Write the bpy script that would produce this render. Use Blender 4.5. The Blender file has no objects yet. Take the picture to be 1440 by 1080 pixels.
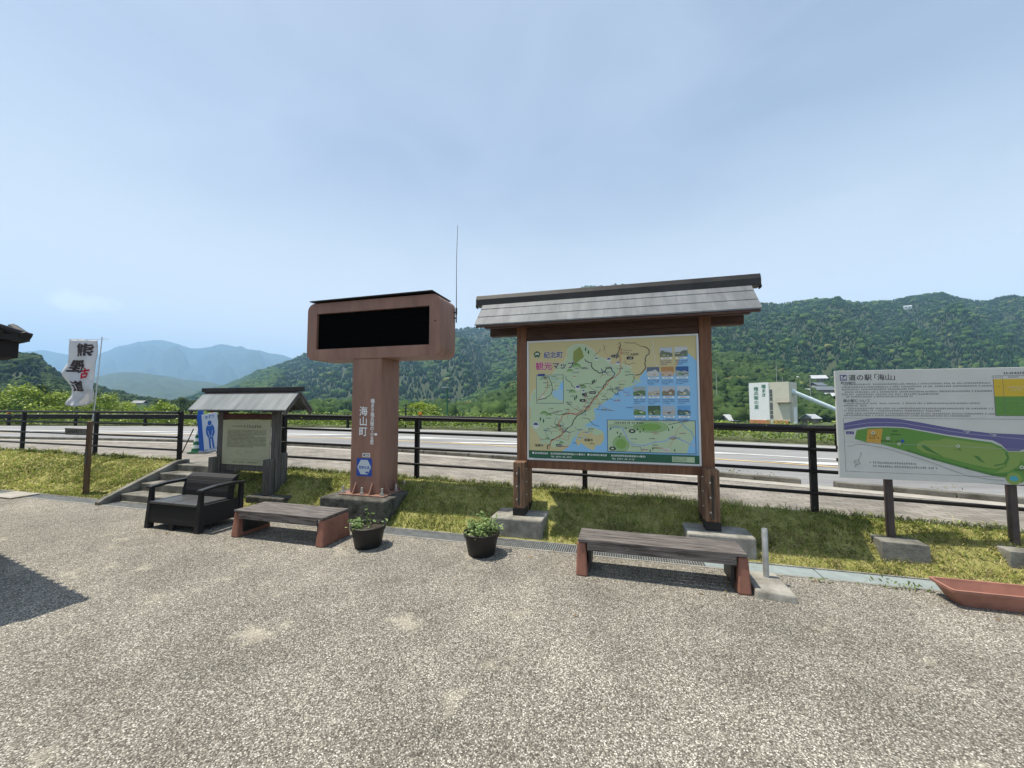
import bpy, bmesh, math, random
import numpy as np
from mathutils import Vector, Matrix, noise as mnoise
from mathutils.geometry import tessellate_polygon

scene = bpy.context.scene
C = scene.collection
R = math.radians
random.seed(7)
rng = np.random.default_rng(11)

# ------------------------------------------------------------------ camera
CAM_H, F, PITCH = 1.6, 542.0, 3.2
cam = bpy.data.cameras.new("camera")
cam.sensor_width = 36.0
cam.lens = 36.0 * F / 1440.0
cam.clip_start, cam.clip_end = 0.05, 40000.0
camo = bpy.data.objects.new("camera", cam)
camo.location = (0, 0, CAM_H)
camo.rotation_euler = (R(90 + PITCH), 0, 0)
C.objects.link(camo)
scene.camera = camo

# ------------------------------------------------------------------ light
SUN_EL = 70.0
SUN_H = Vector((-0.985, 0.17)).normalized()
sun_dir = Vector((SUN_H.x * math.cos(R(SUN_EL)), SUN_H.y * math.cos(R(SUN_EL)), math.sin(R(SUN_EL))))
sl = bpy.data.lights.new("sun", 'SUN')
sl.energy = 5.0
sl.angle = R(0.6)
sl.color = (1.0, 0.93, 0.80)
so = bpy.data.objects.new("sun", sl)
so.rotation_euler = (-sun_dir).to_track_quat('-Z', 'Y').to_euler()
so.location = (-20, 10, 40)
C.objects.link(so)

world = bpy.data.worlds.new("World")
scene.world = world
world.use_nodes = True
wn, wl = world.node_tree.nodes, world.node_tree.links
wn.clear()
w_out = wn.new('ShaderNodeOutputWorld')
w_bg = wn.new('ShaderNodeBackground')
w_bg.inputs['Strength'].default_value = 0.088
w_sky = wn.new('ShaderNodeTexSky')
w_sky.sky_type = 'NISHITA'
w_sky.sun_disc = False
w_sky.sun_elevation = R(SUN_EL)
w_sky.sun_rotation = math.atan2(SUN_H.x, SUN_H.y)
w_sky.air_density, w_sky.dust_density, w_sky.ozone_density = 1.0, 2.0, 1.0
# thin cirrus veil and one small cumulus, by direction
w_tc = wn.new('ShaderNodeTexCoord')
w_map = wn.new('ShaderNodeMapping')
w_map.inputs['Scale'].default_value = (1.6, 0.8, 3.0)
w_map.inputs['Rotation'].default_value = (0.2, 0.1, 0.6)
w_ns = wn.new('ShaderNodeTexNoise')
w_ns.inputs['Scale'].default_value = 1.7
w_ns.inputs['Detail'].default_value = 3
w_ns.inputs['Roughness'].default_value = 0.55
w_ns.inputs['Distortion'].default_value = 0.6
w_rp = wn.new('ShaderNodeMapRange')
w_rp.inputs['From Min'].default_value = 0.36
w_rp.inputs['From Max'].default_value = 0.72
w_rp.inputs['To Min'].default_value = 0.4
w_rp.inputs['To Max'].default_value = 0.6
w_mx = wn.new('ShaderNodeMix'); w_mx.data_type = 'RGBA'
w_mx.inputs['B'].default_value = (6.0, 6.85, 7.9, 1)
wl.new(w_tc.outputs['Generated'], w_map.inputs['Vector'])
wl.new(w_map.outputs[0], w_ns.inputs['Vector'])
wl.new(w_ns.outputs['Fac'], w_rp.inputs['Value'])
wl.new(w_rp.outputs[0], w_mx.inputs['Factor'])
wl.new(w_sky.outputs[0], w_mx.inputs['A'])
w_sep = wn.new('ShaderNodeSeparateXYZ')
w_el = wn.new('ShaderNodeMapRange'); w_el.interpolation_type = 'SMOOTHSTEP'
w_el.inputs['From Min'].default_value = 0.0; w_el.inputs['From Max'].default_value = 0.6
w_el.inputs['To Min'].default_value = 0.95; w_el.inputs['To Max'].default_value = 0.0
w_hz = wn.new('ShaderNodeMix'); w_hz.data_type = 'RGBA'
w_hz.inputs['B'].default_value = (10.2, 10.0, 9.5, 1)
wl.new(w_tc.outputs['Generated'], w_sep.inputs[0])
wl.new(w_sep.outputs['Z'], w_el.inputs['Value'])
wl.new(w_el.outputs[0], w_hz.inputs['Factor'])
wl.new(w_mx.outputs['Result'], w_hz.inputs['A'])
# cumulus
cdir = Vector(((108 - 720) / F, 1, (570 - 424) / F)).normalized()
w_sub = wn.new('ShaderNodeVectorMath'); w_sub.operation = 'SUBTRACT'
w_sub.inputs[1].default_value = cdir
w_sc = wn.new('ShaderNodeVectorMath'); w_sc.operation = 'MULTIPLY'
w_sc.inputs[1].default_value = (1.0, 1.0, 1.9)
w_len = wn.new('ShaderNodeVectorMath'); w_len.operation = 'LENGTH'
w_n2 = wn.new('ShaderNodeTexNoise')
w_n2.inputs['Scale'].default_value = 34
w_n2.inputs['Detail'].default_value = 5
w_ma = wn.new('ShaderNodeMath'); w_ma.operation = 'MULTIPLY_ADD'
w_ma.inputs[1].default_value = -0.075
w_mr = wn.new('ShaderNodeMapRange')
w_mr.inputs['From Min'].default_value = 0.008
w_mr.inputs['From Max'].default_value = -0.014
w_mr.inputs['To Min'].default_value = 0.0
w_mr.inputs['To Max'].default_value = 0.5
w_m2 = wn.new('ShaderNodeMix'); w_m2.data_type = 'RGBA'
w_m2.inputs['B'].default_value = (12.5, 12.3, 11.8, 1)
wl.new(w_tc.outputs['Generated'], w_sub.inputs[0])
wl.new(w_sub.outputs[0], w_sc.inputs[0])
wl.new(w_sc.outputs[0], w_len.inputs[0])
wl.new(w_tc.outputs['Generated'], w_n2.inputs['Vector'])
wl.new(w_n2.outputs['Fac'], w_ma.inputs[0])
wl.new(w_len.outputs['Value'], w_ma.inputs[2])
wl.new(w_ma.outputs[0], w_mr.inputs['Value'])
wl.new(w_mr.outputs[0], w_m2.inputs['Factor'])
wl.new(w_hz.outputs['Result'], w_m2.inputs['A'])
wl.new(w_m2.outputs['Result'], w_bg.inputs['Color'])
wl.new(w_bg.outputs[0], w_out.inputs['Surface'])

scene.view_settings.view_transform = 'Standard'
scene.view_settings.look = 'None'
scene.view_settings.exposure = 0.5
scene.view_settings.gamma = 1.0
scene.view_settings.use_curve_mapping = False

# ------------------------------------------------------------------ helpers
ALPHA = R(15.6)
CA, SA = math.cos(ALPHA), math.sin(ALPHA)
OX, OY = 0.0, 4.45


def W(s, t, z=0.0):
    """Point from the plaza frame: s along the drain, t away from the viewer."""
    return Vector((OX + s * CA + t * SA, OY - s * SA + t * CA, z))


def obj(name, me, parent=None):
    o = bpy.data.objects.new(name, me)
    C.objects.link(o)
    if parent is not None:
        o.parent = parent
    return o


def thing(name, label, cat, loc, rot=-ALPHA, group=None):
    o = bpy.data.objects.new(name, None)
    o.empty_display_size = 0.2
    C.objects.link(o)
    o.location = loc
    o.rotation_euler = (0, 0, rot)
    tag(o, label, cat, group)
    return o


def tag(o, label=None, cat=None, group=None, kind=None):
    if label: o['label'] = label
    if cat: o['category'] = cat
    if group: o['group'] = group
    if kind: o['kind'] = kind
    return o


def copy_tree(o, parent=None):
    c = o.copy(); C.objects.link(c)
    if parent is not None:
        c.parent = parent
    for ch in list(o.children):
        copy_tree(ch, c)
    return c


# ---- materials
MATS = {}


def mat(name, col, rough=0.7, var=0.0, vscale=6.0, metal=0.0, bump=0.0, bscale=60.0, col2=None, detail=5, spec=0.4, stretch=None):
    if name in MATS:
        return MATS[name]
    m = bpy.data.materials.new(name)
    m.use_nodes = True
    n, l = m.node_tree.nodes, m.node_tree.links
    b = n['Principled BSDF']
    b.inputs['Roughness'].default_value = rough
    b.inputs['Metallic'].default_value = metal
    b.inputs['Specular IOR Level'].default_value = spec
    b.inputs['Base Color'].default_value = (*col, 1)
    tc = mp = None
    if var > 0 or bump > 0 or col2:
        tc = n.new('ShaderNodeTexCoord')
        mp = n.new('ShaderNodeMapping')
        if stretch: mp.inputs['Scale'].default_value = stretch
        l.new(tc.outputs['Object'], mp.inputs['Vector'])
    if var > 0 or col2:
        ns = n.new('ShaderNodeTexNoise')
        ns.inputs['Scale'].default_value = vscale
        ns.inputs['Detail'].default_value = detail
        ns.inputs['Roughness'].default_value = 0.65
        l.new(mp.outputs[0], ns.inputs['Vector'])
        rp = n.new('ShaderNodeValToRGB')
        c2 = col2 if col2 else tuple(min(1, x * (1 + var)) for x in col)
        c1 = col if col2 else tuple(x * (1 - var) for x in col)
        rp.color_ramp.elements[0].position = 0.34
        rp.color_ramp.elements[1].position = 0.68
        rp.color_ramp.elements[0].color = (*c1, 1)
        rp.color_ramp.elements[1].color = (*c2, 1)
        l.new(ns.outputs['Fac'], rp.inputs['Fac'])
        l.new(rp.outputs[0], b.inputs['Base Color'])
    if bump > 0:
        nb = n.new('ShaderNodeTexNoise')
        nb.inputs['Scale'].default_value = bscale
        nb.inputs['Detail'].default_value = 4
        l.new(mp.outputs[0], nb.inputs['Vector'])
        bp = n.new('ShaderNodeBump')
        bp.inputs['Strength'].default_value = bump
        bp.inputs['Distance'].default_value = 0.01
        l.new(nb.outputs['Fac'], bp.inputs['Height'])
        l.new(bp.outputs[0], b.inputs['Normal'])
    MATS[name] = m
    return m


def attr_mat(name, rough=0.8, nscale=0.0, nvar=0.3, trans=0.0, spec=0.2, bump=0.0):
    """Base colour from the mesh attribute 'Col' (species and leaf colours)."""
    if name in MATS:
        return MATS[name]
    m = bpy.data.materials.new(name)
    m.use_nodes = True
    n, l = m.node_tree.nodes, m.node_tree.links
    b = n['Principled BSDF']
    b.inputs['Roughness'].default_value = rough
    b.inputs['Specular IOR Level'].default_value = spec
    a = n.new('ShaderNodeAttribute'); a.attribute_name = 'Col'
    src = a.outputs['Color']
    if nscale > 0:
        tc = n.new('ShaderNodeTexCoord')
        ns = n.new('ShaderNodeTexNoise'); ns.inputs['Scale'].default_value = nscale
        ns.inputs['Detail'].default_value = 4
        l.new(tc.outputs['Object'], ns.inputs['Vector'])
        mr = n.new('ShaderNodeMapRange')
        mr.inputs['From Min'].default_value = 0.3; mr.inputs['From Max'].default_value = 0.7
        mr.inputs['To Min'].default_value = 1 - nvar; mr.inputs['To Max'].default_value = 1 + nvar
        l.new(ns.outputs['Fac'], mr.inputs['Value'])
        vm = n.new('ShaderNodeVectorMath'); vm.operation = 'SCALE'
        l.new(src, vm.inputs[0]); l.new(mr.outputs[0], vm.inputs['Scale'])
        src = vm.outputs[0]
        if bump > 0:
            bp = n.new('ShaderNodeBump'); bp.inputs['Strength'].default_value = bump
            bp.inputs['Distance'].default_value = 2.0
            l.new(ns.outputs['Fac'], bp.inputs['Height']); l.new(bp.outputs[0], b.inputs['Normal'])
    l.new(src, b.inputs['Base Color'])
    if trans > 0:
        tr = n.new('ShaderNodeBsdfTranslucent')
        mx = n.new('ShaderNodeMixShader'); mx.inputs[0].default_value = trans
        l.new(src, tr.inputs['Color'])
        l.new(b.outputs[0], mx.inputs[1]); l.new(tr.outputs[0], mx.inputs[2])
        l.new(mx.outputs[0], n['Material Output'].inputs['Surface'])
    MATS[name] = m
    return m


# ---- mesh builder
class MB:
    def __init__(self):
        self.v, self.f, self.m = [], [], []
        self.mats = []

    def mi(self, m):
        if m is None: return 0
        if m not in self.mats: self.mats.append(m)
        return self.mats.index(m)

    def add(self, vs, fs, m=None):
        b = len(self.v); k = self.mi(m)
        self.v.extend([tuple(p) for p in vs])
        for f in fs:
            self.f.append(tuple(b + i for i in f)); self.m.append(k)

    def box(self, x0, x1, y0, y1, z0, z1, m=None, M=None):
        vs = [Vector(p) for p in ((x0, y0, z0), (x1, y0, z0), (x1, y1, z0), (x0, y1, z0), (x0, y0, z1), (x1, y0, z1), (x1, y1, z1), (x0, y1, z1))]
        if M is not None: vs = [M @ p for p in vs]
        self.add(vs, [(3, 2, 1, 0), (4, 5, 6, 7), (0, 1, 5, 4), (1, 2, 6, 5), (2, 3, 7, 6), (3, 0, 4, 7)], m)

    def hexa(self, bottom, top, m=None):
        vs = list(bottom) + list(top); n = len(bottom)
        fs = [tuple(range(n - 1, -1, -1)), tuple(range(n, 2 * n))]
        fs += [(i, (i + 1) % n, n + (i + 1) % n, n + i) for i in range(n)]
        self.add(vs, fs, m)

    def prism(self, poly, axis, a, b, m=None):
        """poly: 2-D points; axis 'x': (y,z) extruded in x; 'y': (x,z); 'z': (x,y)."""
        def P(p, q):
            return {'x': (q, p[0], p[1]), 'y': (p[0], q, p[1]), 'z': (p[0], p[1], q)}[axis]
        n = len(poly)
        vs = [P(p, a) for p in poly] + [P(p, b) for p in poly]
        tri = tessellate_polygon([[Vector((p[0], p[1], 0)) for p in poly]])
        fs = [tuple(reversed(t)) for t in tri] + [tuple(i + n for i in t) for t in tri]
        fs += [(i, (i + 1) % n, n + (i + 1) % n, n + i) for i in range(n)]
        self.add(vs, fs, m)

    def tube(self, pts, rad, n=10, m=None, cap=True):
        pts = [Vector(p) for p in pts]
        if not isinstance(rad, (list, tuple)): rad = [rad] * len(pts)
        vs, fs = [], []
        for i, p in enumerate(pts):
            d = (pts[min(i + 1, len(pts) - 1)] - pts[max(i - 1, 0)]).normalized()
            up = Vector((0, 0, 1)) if abs(d.z) < 0.95 else Vector((1, 0, 0))
            a = d.cross(up).normalized(); b = a.cross(d)
            for k in range(n):
                w = 2 * math.pi * k / n
                vs.append(p + (a * math.cos(w) + b * math.sin(w)) * rad[i])
        for i in range(len(pts) - 1):
            for k in range(n):
                fs.append((i * n + k, i * n + (k + 1) % n, (i + 1) * n + (k + 1) % n, (i + 1) * n + k))
        if cap:
            fs.append(tuple(range(n - 1, -1, -1)))
            e = (len(pts) - 1) * n
            fs.append(tuple(range(e, e + n)))
        self.add(vs, fs, m)

    def lathe(self, prof, n=28, m=None, c=(0, 0)):
        vs, fs = [], []
        for r, z in prof:
            for k in range(n):
                w = 2 * math.pi * k / n
                vs.append((c[0] + r * math.cos(w), c[1] + r * math.sin(w), z))
        for i in range(len(prof) - 1):
            for k in range(n):
                fs.append((i * n + k, i * n + (k + 1) % n, (i + 1) * n + (k + 1) % n, (i + 1) * n + k))
        self.add(vs, fs, m)

    def build(self, name, m=None, parent=None, bevel=0.0, smooth=False, seg=2):
        me = bpy.data.meshes.new(name)
        me.from_pydata(self.v, [], self.f)
        if m is not None and not self.mats:
            me.materials.append(m)
        else:
            for x in self.mats: me.materials.append(x)
            me.polygons.foreach_set('material_index', self.m)
        bm = bmesh.new(); bm.from_mesh(me)
        bmesh.ops.recalc_face_normals(bm, faces=bm.faces)
        bm.to_mesh(me); bm.free()
        if smooth:
            me.polygons.foreach_set('use_smooth', [True] * len(me.polygons))
            try: me.set_sharp_from_angle(angle=R(40))
            except Exception: pass
        me.update()
        o = obj(name, me, parent)
        if bevel > 0:
            bv = o.modifiers.new('bevel', 'BEVEL')
            bv.width = bevel; bv.segments = seg; bv.limit_method = 'ANGLE'; bv.angle_limit = R(35)
        return o


def mesh_np(name, V, Fc, m, cols=None, parent=None, smooth=False):
    """V (n,3), Fc (k,3 or 4) arrays; cols (n,3)."""
    me = bpy.data.meshes.new(name)
    k = Fc.shape[1]
    me.vertices.add(len(V)); me.vertices.foreach_set('co', np.ascontiguousarray(V, dtype=np.float32).ravel())
    me.loops.add(Fc.size); me.loops.foreach_set('vertex_index', np.ascontiguousarray(Fc, dtype=np.int32).ravel())
    me.polygons.add(len(Fc))
    me.polygons.foreach_set('loop_start', np.arange(0, Fc.size, k, dtype=np.int32))
    me.polygons.foreach_set('loop_total', np.full(len(Fc), k, dtype=np.int32))
    if smooth: me.polygons.foreach_set('use_smooth', np.ones(len(Fc), dtype=bool))
    if cols is not None:
        a = me.attributes.new('Col', 'FLOAT_COLOR', 'POINT')
        cc = np.ones((len(V), 4), dtype=np.float32); cc[:, :3] = cols
        a.data.foreach_set('color', cc.ravel())
    me.update(calc_edges=True)
    me.validate()
    me.materials.append(m)
    return obj(name, me, parent)


# ---- printed graphics and lettering
_gc = {}


def glyph(ch, bold=0.0):
    k = (ch, bold)
    if k in _gc: return _gc[k]
    c = bpy.data.curves.new('glyph', 'FONT')
    c.body = ch; c.resolution_u = 3
    o = bpy.data.objects.new('glyph', c)
    C.objects.link(o)
    dg = bpy.context.evaluated_depsgraph_get(); dg.update()
    me = o.evaluated_get(dg).to_mesh()
    vs = [(v.co.x, v.co.y) for v in me.vertices]
    fs = [tuple(p.vertices) for p in me.polygons]
    o.evaluated_get(dg).to_mesh_clear()
    bpy.data.objects.remove(o); bpy.data.curves.remove(c)
    _gc[k] = (vs, fs)
    return _gc[k]


class Print(MB):
    """Flat inks on a panel: u to the right, v up, viewed along +y; each layer 0.4 mm proud of the last."""
    def __init__(self, y0=0.0, step=0.0004):
        super().__init__(); self.y0, self.step = y0, step

    def Y(self, L): return self.y0 - L * self.step

    def poly(self, pts, m, L=1):
        tri = tessellate_polygon([[Vector((p[0], p[1], 0)) for p in pts]])
        out = []
        for t in tri:
            a, b, c = (pts[i] for i in t)
            cr = (b[0] - a[0]) * (c[1] - a[1]) - (b[1] - a[1]) * (c[0] - a[0])
            out.append(t if cr > 0 else tuple(reversed(t)))
        self.add([(p[0], self.Y(L), p[1]) for p in pts], out, m)

    def rect(self, u0, u1, v0, v1, m, L=1):
        self.poly([(u0, v0), (u1, v0), (u1, v1), (u0, v1)], m, L)

    def disc(self, u, v, r, m, L=1, n=18, ry=None, a0=0, a1=360):
        ry = ry or r
        pts = [(u + r * math.cos(R(a0 + (a1 - a0) * i / n)), v + ry * math.sin(R(a0 + (a1 - a0) * i / n))) for i in range(n if a1 - a0 >= 360 else n + 1)]
        self.poly(pts, m, L)

    def line(self, pts, w, m, L=1):
        for (a, b) in zip(pts[:-1], pts[1:]):
            a, b = Vector(a), Vector(b); d = b - a
            if d.length < 1e-6: continue
            d.normalize(); n = Vector((-d.y, d.x)) * w / 2; e = d * w * 0.3
            self.poly([tuple(a - e - n), tuple(b + e - n), tuple(b + e + n), tuple(a - e + n)], m, L)

    def frame(self, u0, u1, v0, v1, w, m, L=1):
        self.rect(u0, u1, v1 - w, v1, m, L); self.rect(u0, u1, v0, v0 + w, m, L)
        self.rect(u0, u0 + w, v0 + w, v1 - w, m, L); self.rect(u1 - w, u1, v0 + w, v1 - w, m, L)

    def text(self, s, u, v, size, m, L=2, bold=0.0, sx=1.0, vertical=False, gap=0.0, lead=1.0):
        """u,v: left baseline (or, when vertical, left edge and top)."""
        x, y = u, v
        for ch in s:
            if ch == ' ':
                if vertical: y -= size * 0.5
                else: x += size * 0.45 * sx
                continue
            vs, fs = glyph(ch)
            asc = ord(ch) < 128
            oy = y - size * 0.88 if vertical else y
            for j, (dx, dy) in enumerate(((0, 0), (1, .6), (-1, -.6), (.6, -1), (-.6, 1)) if bold > 0 else ((0, 0),)):
                self.add([(x + (p[0] + dx * bold) * size * sx, self.Y(L + j * .15), oy + (p[1] + dy * bold) * size) for p in vs], fs, m)
            if vertical: y -= size * lead
            else: x += size * sx * ((0.62 if asc else 1.0) + gap)
        return x

    def marks(self, u0, u1, v, h, m, L=2, fill=1.0, rnd=random):
        """A line of print too small to read."""
        x = u0; end = u0 + (u1 - u0) * fill
        while x < end - h * 0.5:
            w = h * rnd.uniform(0.55, 0.9)
            k = rnd.random()
            if k < 0.12:
                x += w * 0.8; continue
            t = h * 0.16
            for q in range(rnd.choice((2, 3, 3))):
                y = v + h * (0.08 + q * 0.36) * rnd.uniform(0.9, 1.1)
                self.rect(x + w * rnd.uniform(0, .2), x + w * rnd.uniform(.75, 1), y, y + t, m, L)
            xx = x + w * rnd.uniform(.2, .7)
            self.rect(xx, xx + t, v + h * .05, v + h * .95, m, L)
            x += w + h * 0.12


# ------------------------------------------------------------------ ground levels
def zr(s):
    return 0.42 - 0.012 * min(12.0, max(-7.0, s))


def _lin(s, a, b, c, lo, hi):
    k = min(hi, max(lo, s))
    return a + b * k + c * k * k + (b + 2 * c * k) * (s - k) * 0.6


def t_kerb(s): return _lin(s, 3.57, -0.160, -0.00915, -17.0, 8.0)
def t_far(s): return _lin(s, 11.4, -0.101, -0.00616, -30.0, 14.0)


_FX = [-60, -15.1, -12.4, -9.75, -7.09, -1.925, 0.716, 3.31, 5.9, 8.5, 40]
_FT = [2.2, 1.5, 1.45, 1.38, 1.27, 1.27, 1.2, 0.92, 0.66, 0.6, 0.6]
def t_fence(s): return float(np.interp(s, _FX, _FT))


def bank_z(s, t):
    tf = t_fence(s)
    p = min(1.0, max(0.0, (t - 0.24) / (tf - 0.08 - 0.24)))
    f = 0.55 * p + 0.45 * p * p * (3 - 2 * p)
    n = mnoise.noise(Vector((s * 1.7, t * 2.2, 3.1))) * 0.022 * min(1, p * 4, (1.05 - p) * 5)
    return zr(s) * f + n


def strip(name, s0, s1, ds, rows, m, kind='structure'):
    """rows: list of functions s -> (t, z)."""
    n = max(2, int((s1 - s0) / ds) + 1)
    V = []
    for i in range(n):
        s = s0 + (s1 - s0) * i / (n - 1)
        for r in rows:
            t, z = r(s); V.append(W(s, t, z))
    k = len(rows); Fc = []
    for i in range(n - 1):
        for j in range(k - 1):
            a = i * k + j
            Fc.append((a, a + k, a + k + 1, a + 1))
    o = mesh_np(name, np.array([tuple(v) for v in V]), np.array(Fc), m)
    tag(o, kind=kind)
    return o


# ---- ground materials
def paving_mat():
    m = bpy.data.materials.new('exposed_aggregate'); m.use_nodes = True
    n, l = m.node_tree.nodes, m.node_tree.links
    b = n['Principled BSDF']; b.inputs['Roughness'].default_value = 0.85
    b.inputs['Specular IOR Level'].default_value = 0.25
    tc = n.new('ShaderNodeTexCoord')
    v1 = n.new('ShaderNodeTexVoronoi'); v1.inputs['Scale'].default_value = 150
    v2 = n.new('ShaderNodeTexVoronoi'); v2.inputs['Scale'].default_value = 62
    for v in (v1, v2): l.new(tc.outputs['Object'], v.inputs['Vector'])
    hs = n.new('ShaderNodeSeparateColor'); l.new(v1.outputs['Color'], hs.inputs[0])
    r1 = n.new('ShaderNodeValToRGB')
    e = r1.color_ramp.elements
    e[0].position = 0.0; e[0].color = (0.085, 0.077, 0.065, 1)
    e[1].position = 1.0; e[1].color = (0.7, 0.665, 0.59, 1)
    for p, c in ((0.3, (0.16, 0.145, 0.122, 1)), (0.62, (0.27, 0.245, 0.204, 1)), (0.86, (0.42, 0.395, 0.34, 1))):
        q = e.new(p); q.color = c
    l.new(hs.outputs[0], r1.inputs['Fac'])
    # dark gaps between pebbles
    gp = n.new('ShaderNodeMapRange')
    gp.inputs['From Min'].default_value = 0.35; gp.inputs['From Max'].default_value = 0.75
    gp.inputs['To Min'].default_value = 1.0; gp.inputs['To Max'].default_value = 0.6
    l.new(v1.outputs['Distance'], gp.inputs['Value'])
    # big stains
    n1 = n.new('ShaderNodeTexNoise'); n1.inputs['Scale'].default_value = 0.55; n1.inputs['Detail'].default_value = 7; n1.inputs['Roughness'].default_value = 0.62
    n2 = n.new('ShaderNodeTexNoise'); n2.inputs['Scale'].default_value = 2.3; n2.inputs['Detail'].default_value = 6; n2.inputs['Roughness'].default_value = 0.7
    for x in (n1, n2): l.new(tc.outputs['Object'], x.inputs['Vector'])
    m1 = n.new('ShaderNodeMapRange'); m1.inputs['From Min'].default_value = 0.3; m1.inputs['From Max'].default_value = 0.7
    m1.inputs['To Min'].default_value = 0.7; m1.inputs['To Max'].default_value = 1.16
    l.new(n1.outputs['Fac'], m1.inputs['Value'])
    m2 = n.new('ShaderNodeMapRange'); m2.inputs['From Min'].default_value = 0.3; m2.inputs['From Max'].default_value = 0.72
    m2.inputs['To Min'].default_value = 0.82; m2.inputs['To Max'].default_value = 1.22
    l.new(n2.outputs['Fac'], m2.inputs['Value'])
    k1 = n.new('ShaderNodeMath'); k1.operation = 'MULTIPLY'; l.new(m1.outputs[0], k1.inputs[0]); l.new(m2.outputs[0], k1.inputs[1])
    k2 = n.new('ShaderNodeMath'); k2.operation = 'MULTIPLY'; l.new(k1.outputs[0], k2.inputs[0]); l.new(gp.outputs[0], k2.inputs[1])
    sc = n.new('ShaderNodeVectorMath'); sc.operation = 'SCALE'
    l.new(r1.outputs[0], sc.inputs[0]); l.new(k2.outputs[0], sc.inputs['Scale'])
    # pale lime patches
    n3 = n.new('ShaderNodeTexNoise'); n3.inputs['Scale'].default_value = 2.1; n3.inputs['Detail'].default_value = 8; n3.inputs['Roughness'].default_value = 0.6
    mp = n.new('ShaderNodeMapping'); mp.inputs['Location'].default_value = (7.3, 2.1, 0)
    l.new(tc.outputs['Object'], mp.inputs[0]); l.new(mp.outputs[0], n3.inputs['Vector'])
    m3 = n.new('ShaderNodeMapRange'); m3.inputs['From Min'].default_value = 0.6; m3.inputs['From Max'].default_value = 0.75
    m3.inputs['To Min'].default_value = 0.0; m3.inputs['To Max'].default_value = 0.55
    l.new(n3.outputs['Fac'], m3.inputs['Value'])
    mx = n.new('ShaderNodeMix'); mx.data_type = 'RGBA'
    l.new(m3.outputs[0], mx.inputs['Factor']); l.new(sc.outputs[0], mx.inputs['A'])
    mx.inputs['B'].default_value = (0.56, 0.51, 0.4, 1)
    l.new(mx.outputs['Result'], b.inputs['Base Color'])
    bp = n.new('ShaderNodeBump'); bp.inputs['Strength'].default_value = 0.6; bp.inputs['Distance'].default_value = 0.005
    bp.invert = True
    l.new(v1.outputs['Distance'], bp.inputs['Height']); l.new(bp.outputs[0], b.inputs['Normal'])
    return m


def brick_mat():
    m = bpy.data.materials.new('block_pavers'); m.use_nodes = True
    n, l = m.node_tree.nodes, m.node_tree.links
    b = n['Principled BSDF']; b.inputs['Roughness'].default_value = 0.85
    tc = n.new('ShaderNodeTexCoord'); mp = n.new('ShaderNodeMapping')
    mp.inputs['Rotation'].default_value = (0, 0, ALPHA + R(3))
    br = n.new('ShaderNodeTexBrick')
    br.inputs['Scale'].default_value = 1.0
    br.inputs['Brick Width'].default_value = 0.2; br.inputs['Row Height'].default_value = 0.1
    br.inputs['Mortar Size'].default_value = 0.006
    br.inputs['Color1'].default_value = (0.17, 0.152, 0.13, 1); br.inputs['Color2'].default_value = (0.25, 0.225, 0.195, 1)
    br.inputs['Mortar'].default_value = (0.09, 0.085, 0.07, 1)
    l.new(tc.outputs['Object'], mp.inputs[0]); l.new(mp.outputs[0], br.inputs['Vector'])
    ns = n.new('ShaderNodeTexNoise'); ns.inputs['Scale'].default_value = 1.8; ns.inputs['Detail'].default_value = 6
    l.new(tc.outputs['Object'], ns.inputs['Vector'])
    mr = n.new('ShaderNodeMapRange'); mr.inputs['From Min'].default_value = 0.3; mr.inputs['From Max'].default_value = 0.7
    mr.inputs['To Min'].default_value = 0.75; mr.inputs['To Max'].default_value = 1.3
    l.new(ns.outputs['Fac'], mr.inputs['Value'])
    sc = n.new('ShaderNodeVectorMath'); sc.operation = 'SCALE'
    l.new(br.outputs['Color'], sc.inputs[0]); l.new(mr.outputs[0], sc.inputs['Scale'])
    l.new(sc.outputs[0], b.inputs['Base Color'])
    return m


M_pave = paving_mat()
M_brick = brick_mat()
M_soil = mat('thatch_soil', (0.17, 0.175, 0.04), 0.95, col2=(0.3, 0.275, 0.1), vscale=9, bump=0.6, bscale=40)
M_asph = mat('asphalt', (0.225, 0.225, 0.226), 0.88, var=0.26, vscale=0.8, bump=0.25, bscale=180, detail=9, stretch=(.3, 1.5, 1))
M_conc = mat('concrete', (0.14, 0.132, 0.11), 0.9, col2=(0.36, 0.345, 0.305), vscale=4.5, bump=0.4, bscale=55, detail=8)
M_conc_dk = mat('mossy_concrete', (0.022, 0.022, 0.017), 0.95, col2=(0.13, 0.125, 0.105), vscale=8, bump=0.6, bscale=45, detail=8)
M_step = mat('worn_step_concrete', (0.07, 0.066, 0.055), 0.92, col2=(0.26, 0.25, 0.215), vscale=4, bump=.4, bscale=50, detail=8)
M_kerb = mat('weathered_kerb', (0.075, 0.07, 0.055), 0.95, col2=(0.2, 0.19, 0.165), vscale=3, bump=.4, bscale=40, detail=8)
M_conc_lt = mat('pale_concrete', (0.33, 0.31, 0.275), 0.85, var=0.2, vscale=4, detail=8)
M_verge = mat('verge_soil', (0.06, 0.075, 0.025), 0.95, col2=(0.12, 0.13, 0.05), vscale=1.5)
M_valley = mat('valley_fields', (0.06, 0.08, 0.03), 0.95, col2=(0.12, 0.13, 0.06), vscale=0.012)
M_white = mat('road_paint', (0.56, 0.56, 0.54), 0.75, var=0.12, vscale=3, detail=8)
M_yellow = mat('yellow_road_paint', (0.5, 0.36, 0.17), 0.75, var=0.2, vscale=3, detail=8)

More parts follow.
